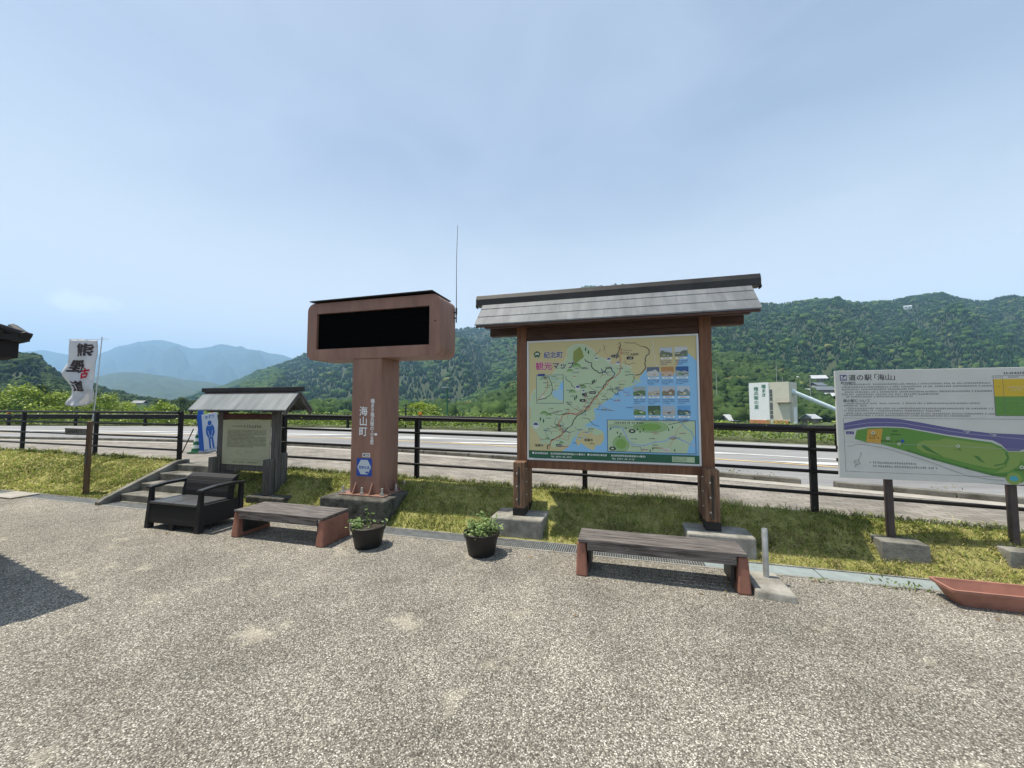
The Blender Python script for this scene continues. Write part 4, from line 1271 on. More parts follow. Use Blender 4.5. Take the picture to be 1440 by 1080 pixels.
def ring(hx, hy, z, n=6, r=.03):
    return [Vector((x_, y_, z)) for x_, y_ in rrect(-hx, hx, -hy, hy, r, n)]
rings = [ring(.28, .075, 0), ring(.345, .115, .112), ring(.362, .132, .117), ring(.365, .135, .14), ring(.345, .115, .14), ring(.34, .11, .112), ring(.28, .07, .02)]
n_ = len(rings[0]); vs = [v for r__ in rings for v in r__]; fs = []
for i in range(len(rings) - 1):
    for j in range(n_): fs.append((i * n_ + j, i * n_ + (j + 1) % n_, (i + 1) * n_ + (j + 1) % n_, (i + 1) * n_ + j))
fs.append(tuple(range(n_ - 1, -1, -1))); fs.append(tuple(range((len(rings) - 1) * n_, len(rings) * n_)))
q.add(vs, fs); q.build('trough', M_terra, tr, smooth=True)

# ------------------------------------------------------------------ direction signpost
M_old = mat('old_brown_timber', (.085, .05, .03), .8, col2=(.17, .105, .06), vscale=5, stretch=(8, 8, .6), bump=.4, bscale=25, detail=7)
M_pale_wood = mat('pale_weathered_wood', (.13, .12, .1), .8, col2=(.26, .245, .215), vscale=6, stretch=(.6, 8, 8), detail=8)
sp = thing('signpost', 'weathered wooden signpost with one pointing arm on the left grass bank', 'signpost', W(-7.95, .36, .03), -ALPHA + .25)
q = MB(); q.hexa([Vector((-.032, -.032, -.1)), Vector((.032, -.032, -.1)), Vector((.032, .032, -.1)), Vector((-.032, .032, -.1))], [Vector((-.028, -.03, 1.28)), Vector((.032, -.03, 1.28)), Vector((.032, .03, 1.3)), Vector((-.028, .03, 1.3))])
q.build('post', M_old, sp, bevel=.008)
q = MB(); q.prism([(-.029, 1.04), (-.42, 1.05), (-.43, 1.17), (-.029, 1.155)], 'y', -.025, .025); ar = q.build('arm', M_pale_wood, sp, bevel=.004)
p = Print(-.0256); p.marks(-.4, -.1, 1.085, .04, mat('worn_ink', (.04, .035, .03), .8), 1, rnd=random.Random(2)); p.build('arm_print', None, ar)
q = MB(); q.box(-.022, .018, -.036, -.0325, .5, .8); q.build('paper_strip', M_grey_wood, sp)

# ------------------------------------------------------------------ banner on the pavement
M_cloth = mat('banner_cloth', (.74, .74, .75), .8, var=.05, vscale=3)
n = M_cloth.node_tree.nodes; l = M_cloth.node_tree.links
tr_ = n.new('ShaderNodeBsdfTranslucent'); tr_.inputs['Color'].default_value = (.75, .75, .76, 1)
mx_ = n.new('ShaderNodeMixShader'); mx_.inputs[0].default_value = .4
l.new(n['Principled BSDF'].outputs[0], mx_.inputs[1]); l.new(tr_.outputs[0], mx_.inputs[2]); l.new(mx_.outputs[0], n['Material Output'].inputs['Surface'])
M_bink = mat('brush_ink', (.07, .05, .05), .8); M_rink = mat('red_brush_ink', (.6, .03, .05), .8)
bn = thing('banner_flag', 'white vertical cloth banner with brush lettering on a thin pole by the fence', 'banner', W(-10.3, 1.62, .5), -ALPHA * 0 + .15)
q = MB(); q.tube([(-.1, 0, -.1), (0, 0, 1.2), (.06, 0, 2.68)], [.014, .012, .01], 8); q.build('pole', M_trim, bn, smooth=True)
q = MB(); q.tube([(.2, 0, 2.63), (-.62, 0, 2.6)], .006, 6); q.build('crossbar', M_trim, bn)


def wave(u, v):   # u 0..1 from pole, v 0..1 down the cloth
    b0 = -.03 - .01 * v - .05 * math.exp(-((v - .62) / .12) ** 2) + .05 * math.exp(-((v - .85) / .1) ** 2)
    wd = .55 - .02 * v - .06 * math.exp(-((v - .68) / .12) ** 2) + .05 * math.exp(-((v - .5) / .09) ** 2)
    x = b0 - u * wd
    y = .045 * math.sin(v * 13 + u * 4.5) * (.2 + v) + .03 * math.sin(u * 9 + v * 5) + .02 * math.sin(u * 14 - v * 17) * v + .05 * math.exp(-((v - .87) / .06) ** 2) * math.sin(u * 5 + 2)
    z = 2.6 - v * 1.46 + .04 * v * math.sin(u * 4 + 2.2) - .03 * u * v
    return Vector((x, y, z))


q = MB(); nu, nv = 16, 40
vs = [wave(i / nu, j / nv) for j in range(nv + 1) for i in range(nu + 1)]
fs = [(j * (nu + 1) + i, j * (nu + 1) + i + 1, (j + 1) * (nu + 1) + i + 1, (j + 1) * (nu + 1) + i) for j in range(nv) for i in range(nu)]
q.add(vs, fs); cl = q.build('cloth', M_cloth, bn, smooth=True)
md = cl.modifiers.new('thick', 'SOLIDIFY'); md.thickness = .002; md.offset = 0


class Cloth(Print):
    def put(self, ch, uc, vc, su, sv, m, bold=.03):
        vs, fs = glyph(ch)
        for j, (dx, dy) in enumerate(((0, 0), (1, .6), (-1, -.6), (.6, -1), (-.6, 1))):
            out = []
            for (x, y) in vs:
                u = uc - (x + dx * bold - .5) * su; v = vc - (y + dy * bold - .38) * sv
                P = wave(u, v); out.append((P.x, P.y - .006 - j * .0006, P.z))
            self.add(out, fs, m)


p = Cloth()
p.put('熊', .44, .155, .62, .2, M_bink, .035); p.put('野', .63, .40, .52, .2, M_bink, .04); p.put('古', .34, .515, .34, .16, M_rink, .05); p.put('道', .6, .70, .44, .17, M_bink, .03)
p.build('lettering', None, cl)

# ------------------------------------------------------------------ leaning blue sign and cone on the pavement
M_bluef = mat('blue_frame', (.03, .12, .48), .45)
M_wblue = mat('pale_sign_face', (.6, .67, .78), .45)
M_pict = mat('pictogram_blue', (.03, .14, .48), .5)
sg_base = Vector((-6.93, 9.0, zr(-9)))
sb = thing('stand_sign', 'blue and white A-frame sign showing a bowing figure beside the traffic cone', 'stand sign', sg_base, .05)
sb.scale = (.72, 1, .94)
lean = Matrix.Rotation(R(-9), 4, 'Y')
q = MB(); q.box(-.235, .235, -.02, .0, .06, .98, None, lean); q.build('board', M_wblue, sb, bevel=.004)
pb = sb.children[0]
q = MB(); q.box(-.38, -.237, -.02, .02, .02, .99, None, lean); q.box(-.36, -.3, .02, .3, .02, .08, None, lean); q.box(-.36, -.2, .0, .02, .99, 1.1, None, lean); q.build('frame', M_bluef, sb, bevel=.004)
q = MB(); q.box(-.4, -.2, -.06, .32, 0, .05); q.box(.12, .2, -.03, .3, 0, .05); q.build('foot', mat('grey_foot', (.3, .33, .36), .5), sb)
p = Print(-.0212)
p.text('ゆずり', -.13, .86, .1, M_pict, 1, .02)
p.disc(0, .745, .062, M_pict, 2, 18)
p.poly([(-.08, .70), (-.13, .62), (-.135, .5), (-.09, .40), (-.07, .36), (-.065, .12), (-.01, .12), (-.012, .36), (.012, .36), (.04, .12), (.095, .12), (.075, .36), (.09, .40), (.135, .5), (.13, .62), (.08, .70), (.04, .675), (-.04, .675)], M_pict, 1)
for sx in (-1, 1): p.line([(sx * .07, .56), (sx * .05, .47), (sx * .015, .41)], .012, M_wblue, 3); p.line([(sx * .015, .41), (sx * .07, .385), (sx * .1, .42)], .01, M_wblue, 3)
p.line([(-.065, .715), (-.03, .675), (.03, .675), (.065, .715)], .01, M_wblue, 3)
p.marks(-.16, .2, .085, .04, M_pict, 1, rnd=random.Random(3)); p.disc(-.18, .1, .02, mat('grey_ink', (.25, .24, .23), .6), 1)
p.v = [tuple(lean @ Vector(v)) for v in p.v]
p.build('pictogram', None, pb)
M_cg, M_cw = mat('cone_green', (.02, .13, .055), .5, var=.2, vscale=8), mat('cone_white', (.62, .68, .62), .5, var=.1, vscale=8)
cn = thing('traffic_cone', 'green and white banded traffic cone standing left of the bowing figure sign', 'traffic cone', Vector((-7.33, 9.05, zr(-9))), .2)
q = MB(); q.box(-.14, .14, -.14, .14, 0, .03); q.build('foot', M_cg, cn, bevel=.006)
q = MB()
for i in range(6):
    z0, z1 = .03 + i * .078, .03 + (i + 1) * .078
    q.lathe([(.125 - .2 * z0, z0), (.125 - .2 * z1, z1)] if True else [], 20, M_cg if i % 2 == 0 else M_cw)
q.lathe([(.025, .498), (.001, .5)], 20, M_cg)
q.build('cone', None, cn, smooth=True)
pl = MB(); pl.tube([(-.04, 0, 0), (.12, .1, .55)], .012, 6)
o = pl.build('marker_stick', M_blk); o.location = Vector((-7.6, 9.0, zr(-9))); tag(o, 'thin black stick leaning by the traffic cone', 'stick')

# ------------------------------------------------------------------ shop eave at the left
M_tile = mat('dark_roof_tile', (.008, .008, .008), .6, var=.4, vscale=6)
M_eave = mat('dark_eave', (.012, .009, .008), .8)
M_plaster = mat('plaster', (.5, .47, .4), .85, var=.1, vscale=2)
sh = thing('shop_building', 'shop building at the far left, only the dark tiled eave corner in view', 'building', Vector((-4.31, 3.42, 0)), math.atan2(.434, -.9))
# local x runs along the front eave (away to the left), local y runs to the building's inside
q = MB()
def slab(z_lo, rise, th, inset):
    P = [Vector((inset, inset, z_lo)), Vector((9, inset, z_lo)), Vector((9, 3.0, z_lo + rise * 3.0)), Vector((3.0, 3.0, z_lo + rise * 3.0))]
    P2 = [Vector((inset, inset, z_lo)), Vector((3.0, 3.0, z_lo + rise * 3.0)), Vector((3.0, 9, z_lo + rise * 3.0)), Vector((inset, 9, z_lo))]
    for pl_ in (P, P2): q.hexa(pl_, [p_ + Vector((0, 0, th)) for p_ in pl_])
slab(2.17, .32, .05, 0.0)
q.build('roof', M_tile, sh)
q = MB()
for i in range(60):
    x = .0 + i * .15; q.tube([(x + .03, -.01, 2.215), (x + .03 + (0.0), .35, 2.325)], .035, 8)
    q.tube([(-.01, x + .03, 2.215), (.35, x + .03, 2.325)], .035, 8)
q.build('eave_tile', M_tile, sh)
q = MB(); q.box(.05, 9, .05, .12, 2.02, 2.165); q.box(.05, .12, .12, 9, 2.02, 2.165); q.box(.13, 9, .13, 9, 2.06, 2.1); q.build('fascia', M_eave, sh)
q = MB(); q.box(.95, 9, .95, 9, 0, 2.055); q.build('wall', M_plaster, sh)

# ------------------------------------------------------------------ grass
def bank_grass():
    r = np.random.default_rng(5)
    S, T, Z, H, WD = [], [], [], [], []
    def scatter(s0, s1, n, hmin, hmax):
        ss_ = r.uniform(s0, s1, n); ks = r.uniform(0, 1, n) ** .95
        for s_, k_ in zip(ss_, ks):
            tf = t_fence(s_) + .04
            t_ = .245 + (tf - .245) * k_
            if -7.0 < s_ < -5.4: continue
            bz = bank_z(s_, t_)
            if -2.88 < s_ < -1.82 and .24 < t_ < 1.22 and bz < .32: continue
            if (-.37 < s_ < .3 or 1.88 < s_ < 2.53) and .27 < t_ < .85 and bz < .23: continue
            if (-4.44 < s_ < -3.7 or -5.6 < s_ < -5.0) and .43 < t_ < 1.05 and bz < .19: continue
            dn = mnoise.noise(Vector((s_ * 2.3, t_ * 3.1, 8.0)))
            d2 = mnoise.noise(Vector((s_ * 11.0, t_ * 11.0, 2.0)))
            if r.uniform() < .3 - dn * .5 - d2 * .6: continue
            S.append(s_); T.append(t_); Z.append(bank_z(s_, t_))
            edge = 1.0 if k_ < .93 else 1.9
            H.append(r.uniform(hmin, hmax) * (1 + .7 * dn + .8 * max(0, d2)) * edge * (1.5 if r.uniform() < .05 else 1)); WD.append(.0038 + .0006 * max(0, -s_))
    scatter(-2.0, 7.0, 60000, .018, .048)
    scatter(-9.0, -1.8, 46000, .02, .05)
    scatter(-20.0, -9.0, 30000, .025, .06)
    S, T, Z, H, WD = map(np.array, (S, T, Z, H, WD)); n = len(S)
    P = np.stack([OX + S * CA + T * SA, OY - S * SA + T * CA, Z - .004], 1)
    az = r.uniform(0, 2 * np.pi, n); ln = r.uniform(.4, 1.5, n)
    d = np.stack([np.cos(az), np.sin(az), np.zeros(n)], 1)
    az2 = r.uniform(0, 2 * np.pi, n)
    sd = np.stack([np.cos(az2), np.sin(az2), np.zeros(n)], 1) * WD[:, None]
    mid = P + d * (H * ln * .35)[:, None] + np.array([0, 0, 1.0]) * (H * .62)[:, None]
    tip = P + d * (H * ln)[:, None] + np.array([0, 0, 1.0]) * (H * (1 - ln * .25))[:, None]
    V = np.stack([P - sd, P + sd, mid + sd * .8, mid - sd * .8, tip], 1).reshape(-1, 3)
    b_ = np.arange(n)[:, None] * 5
    Fc = np.concatenate([b_ + np.array([[0, 1, 2]]), b_ + np.array([[0, 2, 3]]), b_ + np.array([[3, 2, 4]])])
    g = r.uniform(0, 1, (n, 1)); big = np.array([mnoise.noise(Vector((a * .7, c * 1.3, 1.0))) for a, c in zip(S, T)])[:, None]
    dry = (r.uniform(0, 1, (n, 1)) < (.26 + .3 * big + .35 * (S[:, None] > .5) * (T[:, None] < .6))).astype(float)
    col = (1 - g) * np.array([[.165, .215, .042]]) + g * np.array([[.38, .42, .11]])
    col = col * (1 - dry) + dry * ((1 - g) * np.array([[.33, .28, .12]]) + g * np.array([[.52, .46, .23]]))
    col = col * (1 + .55 * big) * (1 + .35 * np.array([mnoise.noise(Vector((a * 3.1, c * 4.0, 5.0))) + 1.3 * mnoise.noise(Vector((a * 13.0, c * 13.0, 9.0))) for a, c in zip(S, T)])[:, None])
    o = mesh_np('grass', V, Fc, attr_mat('grass_blade', .6, trans=.3, spec=.25), np.repeat(col, 5, 0))
    tag(o, 'short yellow-green grass covering the sloping bank', 'grass', kind='stuff')


bank_grass()

# weeds sprouting at the paving edge
r = np.random.default_rng(8)
pts, cs = [], []
for (s_, t_, n_, w_) in ((3.55, -.06, 60, .12), (2.9, -.1, 14, .06), (1.1, .3, 50, .2), (4.9, .3, 70, .2), (-1.3, .28, 60, .3), (3.2, .42, 80, .15), (4.7, .45, 90, .2), (.42, .35, 60, .12), (2.62, .4, 50, .08)):
    for _ in range(n_):
        P = W(s_ + r.normal() * w_, t_ + abs(r.normal()) * .03, 0); P.z = max(0, bank_z(s_, t_)) + abs(r.normal()) * .045; pts.append(tuple(P)); g = r.uniform(); cs.append((.08 + .1 * g, .13 + .1 * g, .03 + .03 * g))
V, Fc, cc = leaves_np(np.array(pts), .04, np.array(cs), .2, .35, r)
tag(mesh_np('weed', V, Fc, M_leaf, cc), 'tufts of green weeds along the edge of the paving', 'weeds', kind='stuff')

# dry leaves blown against the paving edge
r = np.random.default_rng(28)
pts, cs = [], []
for _ in range(70):
    P = W(r.uniform(-9, 4.5), -abs(r.normal()) * .5 - .02, .006 + r.uniform(0, .006)); g = r.uniform()
    pts.append(tuple(P)); cs.append((.16 + .16 * g, .1 + .11 * g, .04 + .05 * g))
V, Fc, cc = leaves_np(np.array(pts), .034, np.array(cs), .93, .5, r)
tag(mesh_np('fallen_leaves', V, Fc, M_leaf, cc), 'scattered dry brown leaves on the paving near the drain', 'leaves', kind='stuff')
# thin weeds in the kerb joint
pts, cs = [], []
for _ in range(420):
    s_ = r.choice((-16.5, -15.8, -9.1, -3.9, -.4, .1, 2.1, 3.0, 3.5, 5.6)) + r.normal() * .12
    P = W(s_, t_kerb(s_) + .2 + r.normal() * .03, zr(s_) + abs(r.normal()) * .07); g = r.uniform()
    pts.append(tuple(P)); cs.append((.1 + .14 * g, .12 + .1 * g, .035 + .03 * g))
V, Fc, cc = leaves_np(np.array(pts), .055, np.array(cs), .1, .25, r)
tag(mesh_np('kerb_weed', V, Fc, M_leaf, cc), 'thin weeds growing from the kerb joint of the road', 'weeds', kind='stuff')
# ------------------------------------------------------------------ verge growth beyond the road
def verge_growth():
    r = np.random.default_rng(15)
    P, cs, sz = [], [], []
    for i in range(2600):
        s_ = r.uniform(-36, 26); dt = .65 + abs(r.normal()) * 1.2
        h = .42 + .28 * mnoise.noise(Vector((s_ * .45, dt, 4.0))) + .1 * min(dt, 2)
        h = max(.15, h)
        c = W(s_, t_far(s_) + dt, zr(s_))
        g0 = r.uniform(0, 1)
        m = 12
        q = r.normal(size=(m, 3)) * np.array([.17, .17, .1]); q[:, 2] = r.uniform(.15, 1.1, m) * h
        P.append(np.array([c.x, c.y, c.z]) + q)
        g = np.clip(g0 + r.normal(size=(m, 1)) * .2, 0, 1)
        cs.append((1 - g) * np.array([[.1, .175, .028]]) + g * np.array([[.3, .38, .07]]))
        sz.append(np.full(m, .1 + .002 * max(0, -s_)))
    P, cs, sz = np.concatenate(P), np.concatenate(cs), np.concatenate(sz)
    V, Fc, cc = leaves_np(P, sz, cs, .35, .6, r)
    tag(mesh_np('verge_growth', V, Fc, M_leaf, cc), 'low leafy weeds growing along the far road verge', 'undergrowth', kind='stuff')


verge_growth()


def thicket():
    r = np.random.default_rng(19)
    P, cs, sz = [], [], []
    for i in range(3600):
        s_ = r.uniform(-75, 34); dt = r.uniform(11, 24)
        h = 3.3 + 1.1 * mnoise.noise(Vector((s_ * .16, dt * .2, 2.0))) + .5 * mnoise.noise(Vector((s_ * .6, dt, 6.0)))
        if s_ > 2: h -= .5
        c = W(s_, t_far(max(-30, min(14, s_))) + dt, -4.0)
        m = 16; q = r.normal(size=(m, 3)) * np.array([.55, .55, .3]); q[:, 2] = h * r.uniform(.45, 1.05, m)
        P.append(np.array([c.x, c.y, c.z]) + q)
        g = np.clip(r.uniform(0, 1) + r.normal(size=(m, 1)) * .2, 0, 1)
        cs.append((1 - g) * np.array([[.06, .115, .02]]) + g * np.array([[.2, .28, .05]])); sz.append(np.full(m, .3))
    P, cs, sz = np.concatenate(P), np.concatenate(cs), np.concatenate(sz)
    V, Fc, cc = leaves_np(P, sz, cs, .4, .6, r)
    tag(mesh_np('thicket', V, Fc, M_leaf, cc), 'belt of green thicket on the low ground beyond the far verge', 'thicket', kind='stuff')


thicket()

# ------------------------------------------------------------------ trees beyond the road
M_bark = mat('bark', (.07, .05, .035), .9, var=.4, vscale=4, bump=.4, bscale=20)


def make_tree(seed, H, CR, light, n_clump=46, n_leaf=60, leaf=.2, low=.25):
    r = np.random.default_rng(seed); rr = random.Random(seed)
    t = MB(); ends = []
    t.tube([(0, 0, -.3), (.05, .02, H * .25), (-.04, .05, H * .5), (.03, 0, H * .75)], [.035 * H * .8, .028 * H * .8, .018 * H * .8, .006 * H * .8], 7)
    cl = []
    for i in range(n_clump):
        a = rr.uniform(0, 2 * math.pi); k = math.sqrt(rr.uniform(.05, 1)); zz = rr.uniform(low, 1.0)
        prof_ = math.sin(math.pi * min(1, max(.08, (zz - low) / (1 - low) * .8 + .2))) ** .6
        c = Vector((math.cos(a) * CR * k * prof_, math.sin(a) * CR * k * prof_, H * zz * .96))
        cl.append(c)
        if i % 4 == 0:
            b0 = Vector((0, 0, max(.1, c.z * .55))); t.tube([b0, b0.lerp(c, .5) + Vector((0, 0, .05 * H)), c], [.012 * H * .6, .008 * H * .6, .003 * H * .6], 5)
    P, cs = [], []
    for c in cl:
        rad = CR * rr.uniform(.22, .4); g0 = rr.uniform(0, 1)
        q = r.normal(size=(n_leaf, 3)); q /= np.linalg.norm(q, axis=1)[:, None]; q *= rad * r.uniform(.4, 1.05, (n_leaf, 1)); q[:, 2] *= .6
        P.append(np.array(c) + q)
        g = np.clip(g0 + r.normal(size=(n_leaf, 1)) * .22, 0, 1)
        lo_, hi_ = (np.array([[.11, .19, .022]]), np.array([[.34, .42, .06]])) if light else (np.array([[.03, .07, .018]]), np.array([[.1, .16, .035]]))
        cs.append((1 - g) * lo_ + g * hi_)
    P, cs = np.concatenate(P), np.concatenate(cs)
    V, Fc, cc = leaves_np(P, leaf, cs, .45, .6, r)
    return t, (V, Fc, cc)


protos = {}


def plant_tree(kind, px, Z, top_y, label, width_px=None, group='trees beyond the road'):
    H0 = {'light': 4.0, 'dark': 5.0, 'low': 2.4}[kind]
    X = (px - 720) / F * Z
    ztop = CAM_H + (570 - top_y) / F * Z
    zb = -3.9 if Z > 30 else zr(0) - .4
    if kind not in protos:
        t, (V, Fc, cc) = {'light': lambda: make_tree(31, 4.0, 2.1, True, 60, 95, .16), 'dark': lambda: make_tree(32, 5.0, 1.9, False, 60, 95, .18, .15), 'low': lambda: make_tree(33, 2.4, 1.5, True, 40, 60, .17, .12)}[kind]()
        e = thing('broadleaf_tree' if kind != 'low' else 'roadside_shrub', label, 'tree' if kind != 'low' else 'shrub', (0, 0, 0), 0, group)
        t.build('trunk', M_bark, e, smooth=True); mesh_np('crown', V, Fc, M_leaf, cc, e)
        protos[kind] = e
    else:
        e = copy_tree(protos[kind]); tag(e, label, None, group)
    h = (ztop - zb) / H0
    wd = h if width_px is None else (width_px / F * Z) / {'light': 4.2, 'dark': 3.8, 'low': 3.0}[kind]
    e.location = (X, Z, zb); e.scale = (wd, wd, h); e.rotation_euler = (0, 0, (px * 1.7) % 6.28)
    return e


plant_tree('light', 28, 44, 544, 'bright green bushy tree at the far left beyond the guard rail', 100)
plant_tree('light', 82, 47, 553, 'bright green tree just left of the banner, beyond the guard rail', 70)
plant_tree('light', 152, 50, 556, 'round bright green tree just right of the banner pole', 62)
plant_tree('light', 180, 58, 566, 'smaller green tree between the banner tree and the grey house', 44)
plant_tree('low', 228, 46, 566, 'low yellow-green shrub right of the grey house', 60, None)
plant_tree('dark', 118, 70, 546, 'dark green tree rising behind the banner foot', 60)
plant_tree('dark', 58, 74, 540, 'dark green tree behind the bright trees at the far left', 60)
plant_tree('dark', 5, 72, 548, 'dark green tree at the left frame edge below the eave', 60)
plant_tree('dark', 255, 120, 558, 'dark slender tree left of the notice board roof', 30)
plant_tree('dark', 275, 125, 562, 'dark tree behind the blue sign', 34)
plant_tree('dark', 225, 130, 560, 'dark tree right behind the grey house', 34)
plant_tree('low', 592, 24, 566, 'yellow-green roadside shrub right of the display pillar', 62, None)
plant_tree('low', 470, 26, 584, 'low green shrub behind the guard rail left of the display pillar', 60, None)
plant_tree('low', 1020, 20, 592, 'low green shrub behind the guard rail under the concrete tower', 60, None)

# poles beyond the road
def pole(name, label, px, Z, y_top, r_, m, head=False):
    X = (px - 720) / F * Z; zt = CAM_H + (570 - y_top) / F * Z
    e = thing(name, label, 'pole', (X, Z, -3.9 if Z > 30 else zr(0) - .5), 0)
    q = MB(); q.tube([(0, 0, -.2), (0, 0, zt - e.location.z)], [r_, r_ * .7], 8); q.build('shaft', m, e, smooth=True)
    q = MB()
    if head: q.box(-.45, .1, -.06, .06, zt - e.location.z - .06, zt - e.location.z + .03)
    else: q.lathe([(r_ * .9, zt - e.location.z - .02), (r_ * .9, zt - e.location.z + .03), (.001, zt - e.location.z + .05)], 8)
    q.build('head', mat('pole_head', (.4, .4, .36), .6) if head else m, e)
M_gpole = mat('green_pole', (.03, .12, .06), .5)
pole('lamp_pole', 'slim green pole beyond the road between display tower and map board', 629, 30.5, 544, .09, M_gpole, True)
pole('marker_pole', 'short black pole beyond the road beside the display pillar', 571, 19.5, 569, .045, M_blk)
M_upole = mat('utility_pole', (.3, .29, .27), .8)
for px, y in ((1140, 531), (1008, 520), (1093, 512), (1101, 530)):
    pole('utility_pole', {1140: 'grey utility pole among the hillside houses', 1008: 'grey utility pole just right of the right map post', 1093: 'thin mast rising behind the concrete tower', 1101: 'shorter mast behind the concrete tower'}[px], px, 150, y, .16, M_upole)

# ------------------------------------------------------------------ concrete plant tower and conveyor
M_ct = mat('cream_cladding', (.55, .53, .43), .8, var=.05, vscale=.4)
M_ct2 = mat('white_cladding', (.74, .76, .76), .8, var=.03, vscale=.4)
M_or = mat('orange_band', (.5, .19, .08), .7, var=.15, vscale=1)
M_gw = mat('dim_glass', (.1, .1, .1), .25)
M_gink = mat('green_lettering', (.05, .17, .1), .7)
CT_Z = 115.0
ctx = (1103 - 720) / F * CT_Z
ct = thing('plant_tower', 'tall cream and white industrial tower across the road with green lettering', 'industrial tower', (ctx, CT_Z, -4), -R(50))
TW, TD = 10.4, 8.0
zt = CAM_H + (570 - 537) / F * CT_Z + 4.1
q = MB(); q.box(-TW + 1.2, 1.2, 0, TD, 0, zt); q.build('tower', M_ct, ct)
q = MB(); q.box(-TW + 1.0, -TW * .38, -.15, -.02, .5, zt + .02); wp = q.build('white_cladding', M_ct2, ct)
q = MB()
for (z0, z1) in ((9.3, 10.5), (8.3, 9.2), (7.1, 8.1), (4.3, 6.5), (3.0, 4.0), (1.7, 2.7)): q.box(-TW * .36, -TW * .30, -.08, -.02, z0, z1)
q.build('window', M_gw, ct)
for (a, e_) in ((-TW + 1.1, -TW * .38), (-TW * .28, 1.1)):
    q = MB(); q.box(a, e_, -.3, -.16, .1, 1.15)
    o = q.build('orange_band', M_or, ct)
p = Print(-.16, .01)
p.text('種まき', -TW * .38 - 2.0, zt - .6, 1.25, M_gink, 1, .02, vertical=True, lead=1.05)
p.text('権兵衛の里', -TW + 2.3, zt - 1.2, 1.35, M_gink, 1, .02, vertical=True, lead=1.05)
p.build('lettering', None, wp)
M_steel = mat('balcony_steel', (.42, .38, .33), .6)
q = MB(); q.box(-1.9, 1.9, -1.2, -.02, 6.5, 6.65); q.box(1.21, 2.4, -1.2, 2.4, 6.5, 6.65)
for z in (7.1, 7.6):
    q.box(-1.9, 2.4, -1.2, -1.12, z, z + .08); q.box(2.32, 2.4, -1.12, 2.4, z, z + .08)
for x in np.arange(-1.9, 2.4, .6): q.box(x, x + .07, -1.19, -1.13, 6.65, 7.6)
q.hexa([Vector((-1.4, -.02, 5.6)), Vector((-1.2, -.02, 5.6)), Vector((-1.2, -.1, 5.6)), Vector((-1.4, -.1, 5.6))], [Vector((-1.4, -.02, 6.5)), Vector((-1.2, -.02, 6.5)), Vector((-1.2, -1.1, 6.5)), Vector((-1.4, -1.1, 6.5))])
q.build('balcony', M_steel, ct)
q = MB(); q.tube([(2.4, .5, .2), (2.4, .5, 5.2)], .4, 12); q.build('silo_pipe', M_ct2, ct, smooth=True)
M_pipe = mat('pale_blue_duct', (.6, .7, .74), .45, var=.08, vscale=.5)
A0 = Vector(((1116 - 720) / F * (CT_Z + 1), CT_Z + 1, CAM_H + (570 - 551) / F * CT_Z))
A1 = Vector(((1215 - 720) / F * (CT_Z - 4), CT_Z - 4, CAM_H + (570 - 592) / F * CT_Z))
cv_ = thing('conveyor_duct', 'pale blue round conveyor duct sloping down right from the industrial tower', 'duct', (A0.x, A0.y, -4), 0)
L0 = Vector(cv_.location)
q = MB(); q.tube([A0 - L0, A1 - L0], .62, 16); q.build('duct', M_pipe, cv_, smooth=True)
for k_ in (.25, .5, .75):
    q = MB(); c = (A0 - L0).lerp(A1 - L0, k_); d = (A1 - A0).normalized() * .12; q.tube([c - d, c + d], .67, 16); q.build('collar', M_pipe, cv_, smooth=True)
q = MB(); q.tube([(A0 - L0), (A0 - L0) + (A0 - A1).normalized() * .9], .85, 16)
q.build('collar', M_pipe, cv_, smooth=True)

# ------------------------------------------------------------------ hills and forest
def PX(px): return (px - 720) / F


class Hill:
    def __init__(self, pts, Zr, Zb, zb, amp=.1, sx=9.0, sv=3.0, seed=0.0, pw=1.0, top=0.0):
        self.r = [PX(p_[0]) for p_ in pts]; self.h = [CAM_H + (570 - p_[1] ) / F * Zr - top for p_ in pts]
        self.Zr, self.Zb, self.zb, self.amp, self.sx, self.sv, self.seed, self.pw = Zr, Zb, zb, amp, sx, sv, seed, pw

    def P(self, r, v):
        H = float(np.interp(r, self.r, self.h))
        Z = self.Zb + (self.Zr - self.Zb) * v
        f = v ** self.pw if v <= 1 else max(0, 1 - (v - 1) * 1.3)
        w = 4 * v * (1 - v) if v <= 1 else 0
        nz = mnoise.fractal(Vector((r * self.sx + self.seed, v * self.sv + r * self.sx * .5, self.seed)), 1.0, 2.0, 4)
        n2 = abs(mnoise.noise(Vector((r * self.sx * .55 + self.seed + 9 + v * .9, v * .7, 2.0)))) - .25
        z = self.zb + (H - self.zb) * (f + self.amp * w * nz + self.amp * 1.2 * w * n2)
        z += (H - self.zb) * .02 * nz * (1 if v <= 1 else 0)
        return r * Z, Z, z

    def mesh(self, name, m, nr=160, nv=36):
        r0, r1 = self.r[0], self.r[-1]
        V = np.array([self.P(r0 + (r1 - r0) * i / nr, 1.4 * j / nv) for i in range(nr + 1) for j in range(nv + 1)])
        Fc = np.array([(i * (nv + 1) + j, (i + 1) * (nv + 1) + j, (i + 1) * (nv + 1) + j + 1, i * (nv + 1) + j + 1) for i in range(nr) for j in range(nv)])
        return tag(mesh_np(name, V, Fc, m, None, None, True), kind='structure')


